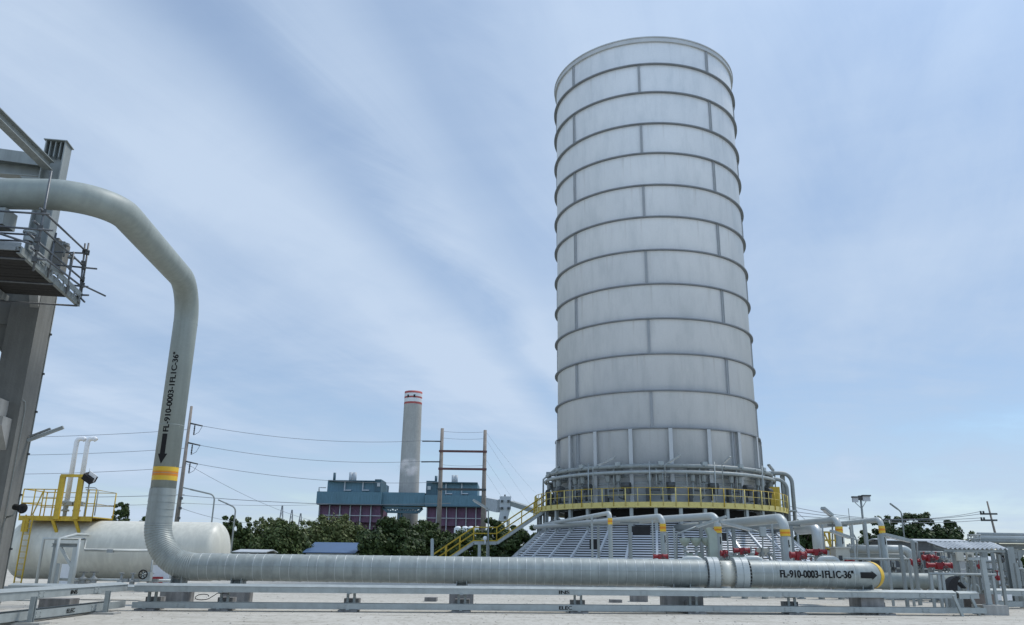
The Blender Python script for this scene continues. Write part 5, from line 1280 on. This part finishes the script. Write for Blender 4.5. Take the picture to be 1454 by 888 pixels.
manifold('small bore piping with valves right of the last riser', 1258, 1304, 47.5, (1.0, 1.5, 2.0, 2.4), 7, 2)
manifold('small bore piping behind the left canopy post', 1316, 1364, 46.5, (1.3, 1.8, 2.1), 6, 3)
manifold('small bore piping behind the stout post', 1374, 1412, 38, (.9, 1.3, 1.7, 2.0), 6, 4)
manifold('small bore piping below the pipe bridge at the right edge', 1424, 1475, 39, (.8, 1.2, 1.6, 2.0), 7, 5)
manifold('small bore piping left of the thickest riser leg', 1072, 1106, 47, (1.3, 1.8, 2.2), 5, 6)
manifold('small bore piping behind the instrument pots', 962, 1004, 47.5, (1.2, 1.6, 1.9), 5, 7)
manifold('small bore piping between the round and the long red actuators', 1126, 1168, 48.5, (1.3, 1.7, 2.1), 5, 8)
# ------------------------------------------------------------------ power station far behind
YP = 330
ps = lambda px, py, Y=YP: at(px, py, Y)
def pbox(mb, x0, x1, y0, y1, Y, dep):
    a = ps((x0 + x1) / 2, (y0 + y1) / 2, Y); s = (ps(x1, y0, Y) - ps(x0, y0, Y)).x
    z0, z1 = zat((x0 + x1) / 2, y1, Y), zat((x0 + x1) / 2, y0, Y)
    mb.box((a.x, Y + dep / 2, (z0 + z1) / 2), (s, dep, z1 - z0)); return a, s, z0, z1
def boiler(lab, x0, x1, yb0, yb1, ux0, ux1, uy0, py1, vents, step_left, npan):
    base = gnd((x0 + x1) / 2, YP); t = thing('boiler_house', lab, 'building', base, 'twin boiler houses of the power station')
    q = MB(); pbox(q, x0, x1, yb0, yb1, YP, 30); q.build('hopper_deck', 'teal', t)
    q = MB(); pbox(q, x0, x1, yb1, yb1 + 1.5, YP - .4, 30); q.build('edge_trim', 'teal_dk', t)
    q = MB(); pbox(q, ux0, ux1, uy0 + 1.6, yb0, YP + 4, 22); q.build('upper_block', 'teal', t)
    q = MB(); pbox(q, ux0 + 1, ux1 - (8 if not step_left else 0), uy0 + 0.2, uy0 + 1.6, YP + 2, 24); q.build('roof', 'teal_dk', t)
    q = MB()
    if step_left: pbox(q, ux0 - 7, ux0 + 8, uy0 - 1.5, yb0, YP + 3, 14)
    else: pbox(q, ux1 - 9, ux1, uy0 - 1.2, yb0, YP + 3, 14)
    q.build('stair_tower', 'teal_dk', t)
    q = MB()
    if step_left: pbox(q, ux0 - 5, ux0 - .5, uy0 + 6, uy0 + 11, YP + 2.6, 1)
    else: pbox(q, ux1 - 5.5, ux1 - 1.5, uy0 + 4, uy0 + 9, YP + 2.6, 1)
    q.build('window', 'roofw', t)
    for f in (.32, .66):
        q = MB(); xx = ux0 + (ux1 - ux0) * f; pbox(q, xx - .8, xx + .8, uy0 + 2, yb0 - 1.2, YP + 3.2, .9); q.build('downcomer', 'wallg', t)
        q = MB(); pbox(q, xx, xx + 9, yb0 - 3, yb0 - 1.6, YP + 3.0, .9); q.build('duct', 'wallg', t)
    for (vx0, vx1, vy) in vents:
        q = MB(); 
        n = 2 if vx1 - vx0 > 6 else 1
        for i in range(n):
            xx = vx0 + (vx1 - vx0) * (i + .5) / n; a = ps(xx, uy0 + 2, YP + 10); b = ps(xx, vy, YP + 10); rr = (ps(vx1, vy, YP + 10).x - ps(vx0, vy, YP + 10).x) / n / 2
            q.cyl((a.x, a.y, a.z), (a.x, a.y, b.z), rr * .95, seg=12); 
        q.build('roof_vent', 'wallg' if n == 2 else 'teal_dk', t)
    # maroon panels between columns
    for i in range(npan):
        q = MB(); xa_ = x0 + 2 + (x1 - x0 - 3) * i / npan; xb_ = x0 + 2 + (x1 - x0 - 3) * (i + 1) / npan
        pbox(q, xa_ + .9, xb_ - .3, yb1 + 2.4, py1, YP + 3, 20); q.build('panel', 'purple', t)
        q = MB(); pbox(q, xa_, xa_ + 1.0, yb1 + 1.5, py1 + 10, YP + 1.5, 1.5); q.build('column', 'wallg', t)
        if i % 2: 
            q = MB(); q.beam(ps(xa_ + 1, yb1 + 3, YP + 2.6), ps(xb_, py1 - 10, YP + 2.6), .5, .5, up=(0, 1, 0)); q.build('brace', 'purple', t)
    q = MB(); pbox(q, x0 + 2, x1, (yb1 + py1) / 2 + 3, (yb1 + py1) / 2 + 3.8, YP + 1.2, .8); q.build('girt', 'wallg', t)
    # solid lower structure behind trees
    q = MB(); a0, a1 = gnd(x0 + 3, YP + 6), gnd(x1 - 2, YP + 6); zz = zat((x0 + x1) / 2, py1, YP + 3) ; q.box(((a0.x + a1.x) / 2, YP + 14, zz / 2), (a1.x - a0.x, 14, zz)); q.build('lower_walls', 'purple', t)
    return t
b1 = boiler('left teal and maroon boiler house left of the tall chimney', 449.5, 541, 698.5, 715.5, 465, 541, 682, 742, ((472.5, 476.5, 671.5), (495, 506, 671)), False, 6)
b2 = boiler('right teal and maroon boiler house behind the twin steel poles', 603, 690, 703.5, 718.5, 612, 678, 684.5, 747, ((617, 621, 676), (641, 650, 675)), True, 6)
q = MB(); q.tube([ps(453, 698, YP), ps(453, 692.5, YP), ps(463, 692.5, YP)], .25, 6); q.build('roof_railing', 'wallg', b1)
t = thing('bridge_gallery', 'teal enclosed gallery with truss linking the two boiler houses', 'gallery', gnd(572, YP + 3))
q = MB(); pbox(q, 541.3, 602.7, 699.5, 718, YP + 2, 10); q.build('gallery', 'teal', t)
q = MB(); pts = [ps(544, 721, YP + 3), ps(600, 722, YP + 3), ps(594, 728, YP + 3), ps(550, 727, YP + 3)]
for k in range(4): q.beam(pts[k], pts[(k + 1) % 4], .9, .9, up=(0, 1, 0))
for k in range(7):
    f0, f1 = k / 7, (k + .5) / 7; f2 = (k + 1) / 7
    q.beam(pts[0].lerp(pts[1], f0), pts[3].lerp(pts[2], f1), .5, .5, up=(0, 1, 0)); q.beam(pts[3].lerp(pts[2], f1), pts[0].lerp(pts[1], f2), .5, .5, up=(0, 1, 0))
q.build('truss', 'teal_dk', t)
for xx in (563, 567):
    q = MB(); a = gnd(xx, YP + 4); q.beam(a, V((a.x, a.y, zat(xx, 719, YP + 4))), .7, .7, up=(0, 1, 0)); q.build('leg', 'teal_dk', t)
# chimney
YH = 360; cb_ = gnd(578.5, YH)
t = thing('chimney', 'tall tapering concrete chimney with red and white top bands', 'chimney', cb_)
zt = zat(584.5, 557, YH); xt = at(584.5, 557, YH).x
rt = (at(597, 560, YH).x - at(572, 560, YH).x) / 2 * .99; rb = (at(594.5, 740, YH).x - at(563.5, 740, YH).x) / 2
cx = (cb_.x + xt) / 2
zz = [0, 5, zat(580, 700, YH), zat(582, 640, YH), zat(583, 575, YH)]
def rad(z): return rb + (rt - rb) * min(1, z / zt) ** .9
q = MB(); q.lathe((cx, YH, 0), [(rad(z), z) for z in zz], 40, smooth=True); q.build('shaft', 'chim', t)
ys = [575, 572, 567, 565, 560, 557]
for (ya, yb, m, nm) in ((575, 572.2, 'chim_red', 'red_band'), (572.2, 566.8, 'white', 'white_band'), (566.8, 564.4, 'chim_red', 'red_band'), (564.4, 560.0, 'white', 'white_band'), (560.0, 557, 'chim_red', 'red_band')):
    z0, z1 = zat(584, ya, YH), zat(584, yb, YH); q = MB(); r = rad(z0) + .03; q.lathe((cx, YH, 0), [(r, z0), (r, z1), (r - .8, z1)] if ya == 560 else [(r, z0), (r, z1)], 40, smooth=True); q.build(nm, m, t)
for px in (579.5, 588.5):
    p = at(px, 562.2, YH - rt); q = MB(); q.box((p.x, YH - math.sqrt(max(.1, rt ** 2 - (p.x - cx) ** 2)) - .05, p.z), (.75, .5, 1.2)); q.build('window', 'void', t)
# smoke puff
m = bpy.data.materials.new('steam'); m.use_nodes = True; n_ = m.node_tree; n_.nodes.remove(n_.nodes['Principled BSDF'])
pv = n_.nodes.new('ShaderNodeVolumePrincipled'); pv.inputs['Color'].default_value = (.97, .97, .98, 1)
tcx = n_.nodes.new('ShaderNodeTexCoord'); nz = n_.nodes.new('ShaderNodeTexNoise'); nz.inputs['Scale'].default_value = .32; nz.inputs['Detail'].default_value = 5; n_.links.new(tcx.outputs['Object'], nz.inputs['Vector'])
mr = n_.nodes.new('ShaderNodeMapRange'); mr.inputs[1].default_value = .46; mr.inputs[2].default_value = .72; mr.inputs[3].default_value = 0; mr.inputs[4].default_value = 1.3; n_.links.new(nz.outputs[0], mr.inputs[0])
gmap = n_.nodes.new('ShaderNodeMapping'); gmap.inputs['Location'].default_value = (0, 0, -3.9 / 5.2); gmap.inputs['Scale'].default_value = (1 / 5.2, 1 / 5.2, 1 / 3.9 ); n_.links.new(tcx.outputs['Object'], gmap.inputs[0])
gmap.inputs['Location'].default_value = (0, 0, -1.0)
gs = n_.nodes.new('ShaderNodeTexGradient'); gs.gradient_type = 'SPHERICAL'; n_.links.new(gmap.outputs[0], gs.inputs[0])
mu = n_.nodes.new('ShaderNodeMath'); mu.operation = 'MULTIPLY'; n_.links.new(mr.outputs[0], mu.inputs[0]); n_.links.new(gs.outputs['Fac'], mu.inputs[1]); n_.links.new(mu.outputs[0], pv.inputs['Density'])
n_.links.new(pv.outputs[0], n_.nodes['Material Output'].inputs['Volume']); MT['steam'] = m
q = MB(); p = at(581, 664, YP - 10)
for dx, dz, r in ((-2.2, .8, 2.6), (.5, .2, 3.0), (3.0, -1.6, 2.6)): pass
q.sphere(p, 5.2, 10, .75); so_ = q.build('steam_plume', 'steam', label='thin white steam puff drifting across the chimney', cat='steam', kind='stuff')
# conveyor gallery and transfer tower
t = thing('transfer_tower', 'white conveyor transfer tower right of the power station', 'tower', gnd(718, 310))
q = MB(); pbox(q, 709.5, 725.5, 705, 721, 310, 12); q.build('head_house', 'wallg', t)
q = MB(); a0 = at(711, 721, 310); a1 = at(725, 721, 310); b0 = at(707.5, 740, 310); b1_ = at(720, 740, 310)
q.prism([a0, a1, b1_, b0], (0, 8, 0)); q.build('chute', 'wallg', t)
for px in (709, 720):
    q = MB(); g0 = gnd(px, 313); q.beam(g0, V((g0.x, 313, zat(px, 739, 313))), .8, .8, up=(0, 1, 0)); q.build('leg', 'wallg', t)
for px, py in ((713, 712), (722, 712), (713, 722), (722, 722), (717, 735)):
    p = at(px, py, 309.5); q = MB(); q.box(p, (.9, .4, .9)); q.build('window', 'dark', t)
q = MB(); q.cyl(at(717, 705, 314), at(717, 702.5, 314), .3, seg=6); q.build('mast', 'dark', t)
for (a, b, lab, h) in (((690, 715, 322), (710, 719, 312), 'short white conveyor gallery joining the right boiler house to the transfer tower', 4.6), ((725, 714.5, 312), (768, 728, 300), 'slim sloping conveyor gallery running from the transfer tower behind the stairs', 1.7)):
    q = MB(); q.beam(at(*a), at(*b), 3, h); q.build('conveyor_gallery', 'wallg' if h > 3 else 'steel', label=lab, cat='conveyor', group='conveyor galleries')
for px in (648, 658, 667, 676, 684):
    c = gnd(px, 300); z = zat(px, 747, 300); q = MB(); q.box((c.x, 304, z / 2 - .3), (2.6, 5, z - .6)); q.sphere((c.x, 304, z - .6), 1.25, 6, .55); q.build('white_tank', 'white', label={648: 'white dome tank behind the twin poles, furthest left', 658: 'second white dome tank from the left behind the trees', 667: 'white dome tank in the middle of the row behind the trees', 676: 'fourth white dome tank from the left behind the trees', 684: 'white dome tank furthest right behind the trees'}[px], cat='tank', group='row of white dome tanks')
# small lattice masts
for px, pt, lab in ((394, 718, 'tallest of the far lattice pylons above the trees'), (408.5, 724, 'middle far lattice pylon above the trees'), (421.5, 729, 'smallest far lattice pylon above the trees')):
    Yx = 420; c = gnd(px, Yx); z = zat(px, pt, Yx); q = MB()
    zs_ = zat(px, 735, Yx)
    for s in ((-1, -1), (1, -1), (1, 1), (-1, 1)):
        q.beam((c.x + s[0] * 2.2, Yx + s[1] * 2.2, 0), (c.x + s[0] * .2, Yx + s[1] * .2, z), .2, .2, up=(0, 1, 0))
    n = 9
    for k in range(n):
        za_, zb_ = z * k / n, z * (k + 1) / n; wa, wb_ = 2.2 - 2 * k / n, 2.2 - 2 * (k + 1) / n
        q.beam((c.x - wa, Yx - wa, za_), (c.x + wb_, Yx - wb_, zb_), .12, .12, up=(0, 1, 0)); q.beam((c.x + wa, Yx - wa, za_), (c.x - wb_, Yx - wb_, zb_), .12, .12, up=(0, 1, 0))
    q.build('lattice_pylon', 'wire', label=lab, cat='pylon', group='far lattice pylons')
# ------------------------------------------------------------------ poles and wires
YW = 120
t = thing('twin_pole_frame', 'pair of tall brown poles joined by two crossbars, left of the tower', 'power pole', gnd(655, YW))
hpA, hpB = gnd(620.5, YW), gnd(684.5, YW)
for c, px, pt in ((hpA, 626, 608.5), (hpB, 685, 611)):
    z = zat(px, pt, YW); q = MB(); q.cyl(c, V((c.x, c.y, z)), .40, .24, 12); q.build('pole', 'rust' if 0 else 'wood', t)
hx0, hx1 = hpA.x, hpB.x
for py, m in ((641.5, 'rust'), (666.5, 'rust'), (695.5, 'dark')):
    z = zat(655, py, YW); q = MB(); q.beam((hx0 - .35, YW - .3, z), (hx1 + .35, YW - .3, z), .12, .32); q.build('crossbar', m, t)
for py in (627, 656):
    p0 = V((hx0, YW, zat(624, py, YW))); p1 = p0 + V((-1.5, -1.0, -.12)); q = MB()
    q.tube([p0, p1, p1 + V((-1.2, -.6, -.1))], .10, 6); q.build('insulator', 'dark', t)
YPL = 105
lpole = thing('power_pole', 'tall power pole with three insulator arms just right of the vertical pipe', 'power pole', gnd(248, YPL))
c = gnd(247, YPL); tp = at(267.5, 577, YPL); xm = (c.x + tp.x) / 2
q = MB(); q.cyl((xm, YPL, 0), (xm, YPL, tp.z), .34, .17, 10); q.build('pole', 'wood', lpole)
arms = []
for py in (601, 628.5, 655):
    z = zat(266, py, YPL); q = MB(); e = V((xm + 1.75, YPL, z - .35)); q.tube([V((xm, YPL, z)), e], [.12, .09], 6); q.build('arm', 'dark', lpole)
    q = MB(); 
    q.lathe((xm + .75, YPL, z - .2 - 1.35), [(.02, 0), (.11, .05), (.07, .12), (.11, .3), (.07, .4), (.11, .6), (.07, .7), (.11, .9), (.07, 1.0), (.1, 1.2), (.02, 1.3)], 8); q.build('insulator', 'dark', lpole)
    q = MB(); q.tube([e, V((xm + 1.35, YPL, z - 1.2)), V((xm + .75, YPL, z - 1.55))], .03, 5); q.build('jumper', 'wire', lpole); arms.append(e)
for i, zf in enumerate((.42, .36, .30)):
    q = MB(); q.box((xm + .2, YPL - .1, tp.z * zf), (.4, .3, .3)); q.build('bracket', 'dark', lpole)
def wire(a, b, sag, lab, r=.026, n=18, grp='overhead wires'):
    pts = [V(a).lerp(V(b), i / n) - V((0, 0, sag * 4 * (i / n) * (1 - i / n))) for i in range(n + 1)]
    MB().tube(pts, r, 4).build('overhead_wire', 'wire', label=lab, cat='wire', group=grp)
for i, (e, ye) in enumerate(zip(arms, (628, 657, 686))):
    wire(e, V((hx0 - 2.6 if i < 2 else hx0, YW - 1.5, zat(610, ye, YW))), .9, ('top', 'middle', 'bottom')[i] + ' wire of the three between the power pole and the twin poles')
for i, (pl_, pe) in enumerate(((620, 611), (645, 637.5), (672, 664.5))):
    wire(at(-60, pl_ + 1.5, 100), V((xm, YPL, zat(262, pe - 1, YPL))), .3, ('top', 'middle', 'bottom')[i] + ' wire running left from the power pole past the concrete column')
for a, b, sg, lab in (((-40, 704, 125), (262, 702.5, 118), .3, 'thick low wire running left behind the tank railings'), ((-40, 716, 125), (262, 715, 118), .3, 'lower thin wire running left behind the tank railings'), ((258, 703.5, 118), (640, 715, 122), .6, 'thick low wire crossing in front of the left boiler house'), ((258, 714.5, 118), (470, 716, 150), .3, 'thin low wire ending at the left boiler house'),
                      ((262, 657, YPL), (470, 745, 180), 1.2, 'wire dropping right from the power pole to the trees'), ((258, 722, YPL), (372, 742, 150), .6, 'lowest wire sloping right behind the tank')):
    wire(at(*a), at(*b), sg, lab, .036 if 'thick' in lab else .024)
for i, (ya, yb) in enumerate(((612, 640), (622, 666), (650, 690), (668, 712))):
    wire(V((hx1, YW, zat(686, ya, YW))), at(760, yb + 60, 210), .4, ('highest', 'second highest', 'third highest', 'lowest') [i] + ' faint wire slanting down right from the twin poles', .013)
for i, py in enumerate((612.5, 622, 660)):
    wire(V((hx0, YW, zat(627, py, YW))), V((hx1, YW, zat(685, py + 1, YW))), .15, ('top', 'middle', 'lower')[i] + ' thin wire strung between the twin poles', .02)
# right hand pole
YR = 110
t = thing('power_pole', 'leaning power pole with two crossarms above the canopy at right', 'power pole', gnd(1416, YR))
c = gnd(1422, YR); tp = at(1401.5, 712, YR); c.x = tp.x + 1.0
q = MB(); q.cyl(c, tp, .22, .10, 8); q.build('pole', 'wood', t)
ends = []
for py, x0, x1 in ((730, 1392, 1416), (739, 1393, 1416)):
    a, b = at(x0, py, YR - .2), at(x1, py, YR - .2); q = MB(); q.beam(a, b, .12, .22); q.build('crossarm', 'dark', t)
    for f in (.04, .2): q = MB(); p = a.lerp(b, f); q.cyl(p, p + V((0, 0, .38)), .12, seg=8); q.build('insulator', 'dark', t)
    ends.append(a)
wire(at(1100, 714, 95), ends[0] + V((0, 0, .3)), 1.4, 'upper of the sagging wires left of the leaning pole', .03)
wire(at(1100, 722, 95), ends[0], 1.0, 'second sagging wire left of the leaning pole', .03)
wire(at(1100, 730, 95), ends[1] + V((0, 0, .3)), .5, 'third sagging wire left of the leaning pole', .03)
wire(at(1250, 741, 95), ends[1], .2, 'lowest sagging wire left of the leaning pole', .03)
wire(at(1126, 720, 75), at(1146, 740, 80), .1, 'short stay cable right of the drop pipes', .025)
# street lamps
def street(px, pt, hx, hy, Y, lab, pal='steel'):
    c = gnd(px, Y); top = V((c.x, Y, zat(px, pt, Y))); h = at(hx, hy, Y)
    t = thing('street_lamp', lab, 'street lamp', c, 'street lamps behind the plant')
    ctl = fillet([c, V((c.x, Y, top.z)), h], .6, 6); q = MB(); q.tube(ctl, .075, 8); q.build('pole', pal, t)
    d = (h - top).normalized(); q = MB(); q.obox(h + d * .3, d * .45, V((0, .14, 0)), V((0, 0, .06))); q.build('lamp_head', pal, t)
street(292, 703, 270, 695, 80, 'street lamp arching left, between the power pole and the tank end')
street(324.5, 721, 320, 714.5, 80, 'street lamp with short head above the tank end')
street(1292, 727, 1273, 722, 85, 'street lamp arching left above the trees at right')
street(1222, 765, 1212, 759.5, 85, 'small low street lamp under the last riser arm')
# floodlight mast
YM = 75; c = gnd(1229, YM); tp = at(1222, 708, YM); c.x = tp.x
t = thing('floodlight_mast', 'floodlight mast with two lamp banks on top, right of the tower', 'floodlight', c)
q = MB(); q.cyl(c, V((c.x, YM, tp.z)), .13, .09, 10); q.build('mast', 'steel', t)
q = MB(); q.box((c.x, YM, tp.z + .05), (.35, .3, .4)); q.build('hub', 'dark', t)
for x0, x1, y0, y1 in ((1210, 1218.5, 707, 713.5), (1224.5, 1235.5, 705, 712)):
    a, b = at(x0, y0, YM - .2), at(x1, y1, YM - .2); q = MB(); q.box(((a.x + b.x) / 2, YM - .2, (a.z + b.z) / 2), (b.x - a.x, .2, a.z - b.z)); lb = q.build('lamp_bank', 'wallg', t)
    q = MB(); q.box(((a.x + b.x) / 2, YM - .25, a.z + .06), (b.x - a.x + .1, .35, .12)); q.build('hood', 'dark', lb)
    q = MB(); q.beam((c.x, YM, tp.z - .9), ((a.x + b.x) / 2, YM - .1, b.z), .05, .05, up=(0, 1, 0)); q.build('strut', 'steel', t)
c = gnd(1216, 72); tp = at(1213, 722, 72); t = thing('lightning_pole', 'slender lightning rod pole left of the floodlight mast', 'pole', c)
zm = zat(1215, 740, 72); q = MB(); q.cyl(c, V((c.x, c.y, zm)), .11, .09, 8); q.build('pole', 'steel', t); q = MB(); q.cyl(V((c.x, c.y, zm)), V((c.x, c.y, tp.z)), .03, seg=6); q.build('rod', 'steel', t)
# ------------------------------------------------------------------ trees
def tree(px, wpx, top, Y, lab, leaf='leaf', dens=1.0, low=.12, seed=1, spiky=0.0, size=.34):
    rnd = random.Random(seed); c = gnd(px, Y); H = zat(px, top, Y)
    Wd = (at(px + wpx / 2, 780, Y).x - at(px - wpx / 2, 780, Y).x) / 2
    t = thing('tree', lab, 'tree', c, 'trees behind the plant')
    q = MB(); clumps = []
    tk = [c, c + V((rnd.uniform(-.2, .2), 0, H * .3)), c + V((rnd.uniform(-.4, .4), 0, H * .62))]
    q.tube(tk, [H * .035 + .06, H * .026 + .05, H * .014 + .03], 7)
    nb = 7
    for i in range(nb):
        an = rnd.uniform(0, 6.28); p = tk[1].lerp(tk[2], rnd.random()); e = c + V((math.cos(an) * Wd * .6, math.sin(an) * Wd * .6, H * rnd.uniform(.45, .85)))
        q.tube([p, p.lerp(e, .5) + V((0, 0, H * .04)), e], [H * .014 + .02, H * .009 + .015, .015], 5)
    q.build('trunk', 'bark', t)
    nc = int(85 * dens)
    z0 = H * low; zc_ = (H + z0) / 2; hz = (H - z0) / 2
    for i in range(nc):
        while True:
            x, y, z = rnd.uniform(-1, 1), rnd.uniform(-1, 1), rnd.uniform(-1, 1)
            r = x * x + y * y + z * z
            if .18 < r < 1: break
        k = rnd.uniform(.80, 1.0)
        clumps.append((c + V((x * Wd * k, y * Wd * k * .8, zc_ - c.z + z * hz * (.86 + .14 * rnd.random()))), rnd.uniform(.13, .30) * min(Wd, hz * 1.6)))
    if spiky:
        for i in range(int(6 * spiky)): clumps.append((c + V((rnd.uniform(-.6, .6) * Wd, rnd.uniform(-.4, .4) * Wd, H * rnd.uniform(.97, 1.07))), .16 * min(Wd, hz)))
    q = MB()
    for p, r in clumps:
        for j in range(int(95 * dens)):
            d = V((rnd.gauss(0, 1), rnd.gauss(0, 1), rnd.gauss(0, .75))); d.normalize()
            pos = p + d * r * rnd.uniform(.45, 1.08)
            n = (d + V((rnd.gauss(0, .5), rnd.gauss(0, .5), rnd.gauss(.35, .5)))).normalized()
            a = n.cross(V((rnd.random(), rnd.random(), rnd.random() + .01))).normalized(); b = n.cross(a)
            s = size * rnd.uniform(.55, 1.25)
            q.add([pos - a * s, pos + b * s * .55, pos + a * s, pos - b * s * .55], [(0, 1, 2, 3)])
    q.build('crown', leaf, t)
TREES = [(160, 34, 721, 120, 'feathery tree top showing above the tank right of the yellow railings', 'leaf', .8, .3, 1.5),
         (197, 42, 737, 115, 'low tree above the tank left of the vertical pipe', 'leaf', .7, .2, .5),
         (320, 36, 738, 130, 'tree beside the street lamp above the tank end', 'leaf', .8, .1, 1),
         (345, 44, 748, 125, 'bushy tree just right of the tank end', 'leaf', .9, .05, .6),
         (394, 84, 747, 98, 'broad round dark tree left of the blue roof', 'leaf', 1.5, .02, .6),
         (372, 80, 742, 150, 'olive bushes with thin twigs behind the round tree', 'leaf2', 1.0, .05, 1.6),
         (425, 70, 743, 160, 'olive tree behind the round dark tree', 'leaf2', 1.0, .05, .8),
         (476, 88, 735, 140, 'wide rounded olive tree in front of the left boiler house', 'leaf2', 1.7, .05, .4),
         (552, 96, 744, 96, 'dark leafy tree right of the blue roof', 'leaf3', 1.7, .03, 1.2),
         (592, 70, 744, 125, 'dark tree behind the foot of the chimney', 'leaf', 1.2, .03, .7),
         (618, 56, 748, 105, 'dark tree left of the twin pole foot', 'leaf', 1.0, .03, .7),
         (660, 72, 757, 100, 'low dark trees behind the stair landing', 'leaf', 1.2, .03, .4),
         (706, 56, 744, 112, 'tall dark tree behind the upper stairs', 'leaf3', 1.1, .03, .9),
         (742, 58, 752, 104, 'dark tree between the stairs and the louvred skirt', 'leaf3', 1.1, .03, .6),
         (1147, 40, 742, 104, 'tree right behind the drop pipes', 'leaf3', .8, .05, .6),
         (1238, 50, 755, 112, 'low dark tree behind the last riser', 'leaf3', .8, .05, .5),
         (1268, 56, 741, 110, 'dark tree right of the last riser elbow', 'leaf3', .9, .08, .9),
         (1308, 66, 737, 110, 'tallest clumpy dark tree at right beside the arching lamp', 'leaf3', 1.1, .08, 1.4),
         (1347, 74, 746, 112, 'spreading dark tree right of the tallest clumpy tree', 'leaf3', 1.1, .08, .9),
         (1385, 50, 762, 125, 'low dark trees behind the canopy roof', 'leaf', .8, .05, .3)]
for i, (px, wpx, top, Y, lab, lf, dn, lw, spk) in enumerate(TREES): tree(px, wpx, top, Y, lab, lf, dn, lw, 20 + i, spk, .15 + Y * .0007)
# hedge behind the piping at right
rnd = random.Random(77); q = MB(); hx0, hx1 = gnd(1085, 84).x, gnd(1500, 84).x
hd_ = thing('hedge', 'long low dark hedge running behind the piping at right', 'hedge', ((hx0 + hx1) / 2, 84, 0))
for i in range(15000):
    x = rnd.uniform(hx0, hx1); y = 84 + rnd.uniform(-1, 1) * 1.1; h = 2.25 + .35 * math.sin(x * .7) + .25 * math.sin(x * 1.9 + 1)
    z = h * (rnd.random() ** .6) * (1 - .25 * abs(y - 84)); s = rnd.uniform(.09, .2)
    n = V((rnd.gauss(0, 1), rnd.gauss(-.4, 1), rnd.gauss(.4, 1))).normalized(); a = n.cross(V((rnd.random(), rnd.random(), rnd.random() + .01))).normalized(); b = n.cross(a); p = V((x, y, z + .1))
    q.add([p - a * s, p + b * s * .55, p + a * s, p - b * s * .55], [(0, 1, 2, 3)])
q.build('foliage', 'leaf3', hd_)
q = MB()
for i in range(40):
    x = hx0 + (hx1 - hx0) * (i + .5) / 40; q.tube([V((x, 84, 0)), V((x + rnd.uniform(-.2, .2), 84, 1.4))], [.06, .02], 5)
q.build('stems', 'bark', hd_)
# distant woods line hiding the horizon
random.seed(5); q = MB(); 
for i in range(9000):
    x = random.uniform(-190, 330); Y = random.uniform(205, 240); h = 3.4 + 1.6 * math.sin(x * .05) + 1.2 * math.sin(x * .13 + 1)
    pos = V((x, Y, random.uniform(0, 1) ** .7 * max(1.5, h))); s = random.uniform(.6, 1.3)
    a = V((random.gauss(0, 1), random.gauss(0, 1), random.gauss(0, 1))).normalized(); b = a.cross(V((random.random(), random.random(), 1))).normalized()
    q.add([pos - a * s, pos + b * s * .6, pos + a * s, pos - b * s * .6], [(0, 1, 2, 3)])
q.build('far_woods', 'leaf', label='low dark band of far woods along the horizon', cat='woods', kind='stuff')
# loose stones on the yard
rnd = random.Random(9); q = MB()
for i in range(1800):
    Y = 15 + 25 * rnd.random() ** .8; x = rnd.uniform(-.72, .72) * Y; s = rnd.choice((.008, .010, .012, .016, .022)) * rnd.uniform(.7, 1.3)
    c = V((x, Y, s * .4)); 
    pts = [c + V((s * rnd.uniform(.8, 1.5), 0, 0)), c + V((0, s * rnd.uniform(.8, 1.5), 0)), c - V((s * rnd.uniform(.8, 1.5), 0, 0)), c - V((0, s * rnd.uniform(.8, 1.5), 0)), c + V((0, 0, s * rnd.uniform(.5, .9))), c - V((0, 0, s * .5))]
    q.add(pts, [(0, 1, 4), (1, 2, 4), (2, 3, 4), (3, 0, 4), (1, 0, 5), (2, 1, 5), (3, 2, 5), (0, 3, 5)])
q.build('loose_stones', paint('stone', (.33, .315, .285), .9, var=.3, scale=.5), label='scattered small stones on the pale yard', cat='stones', kind='stuff')
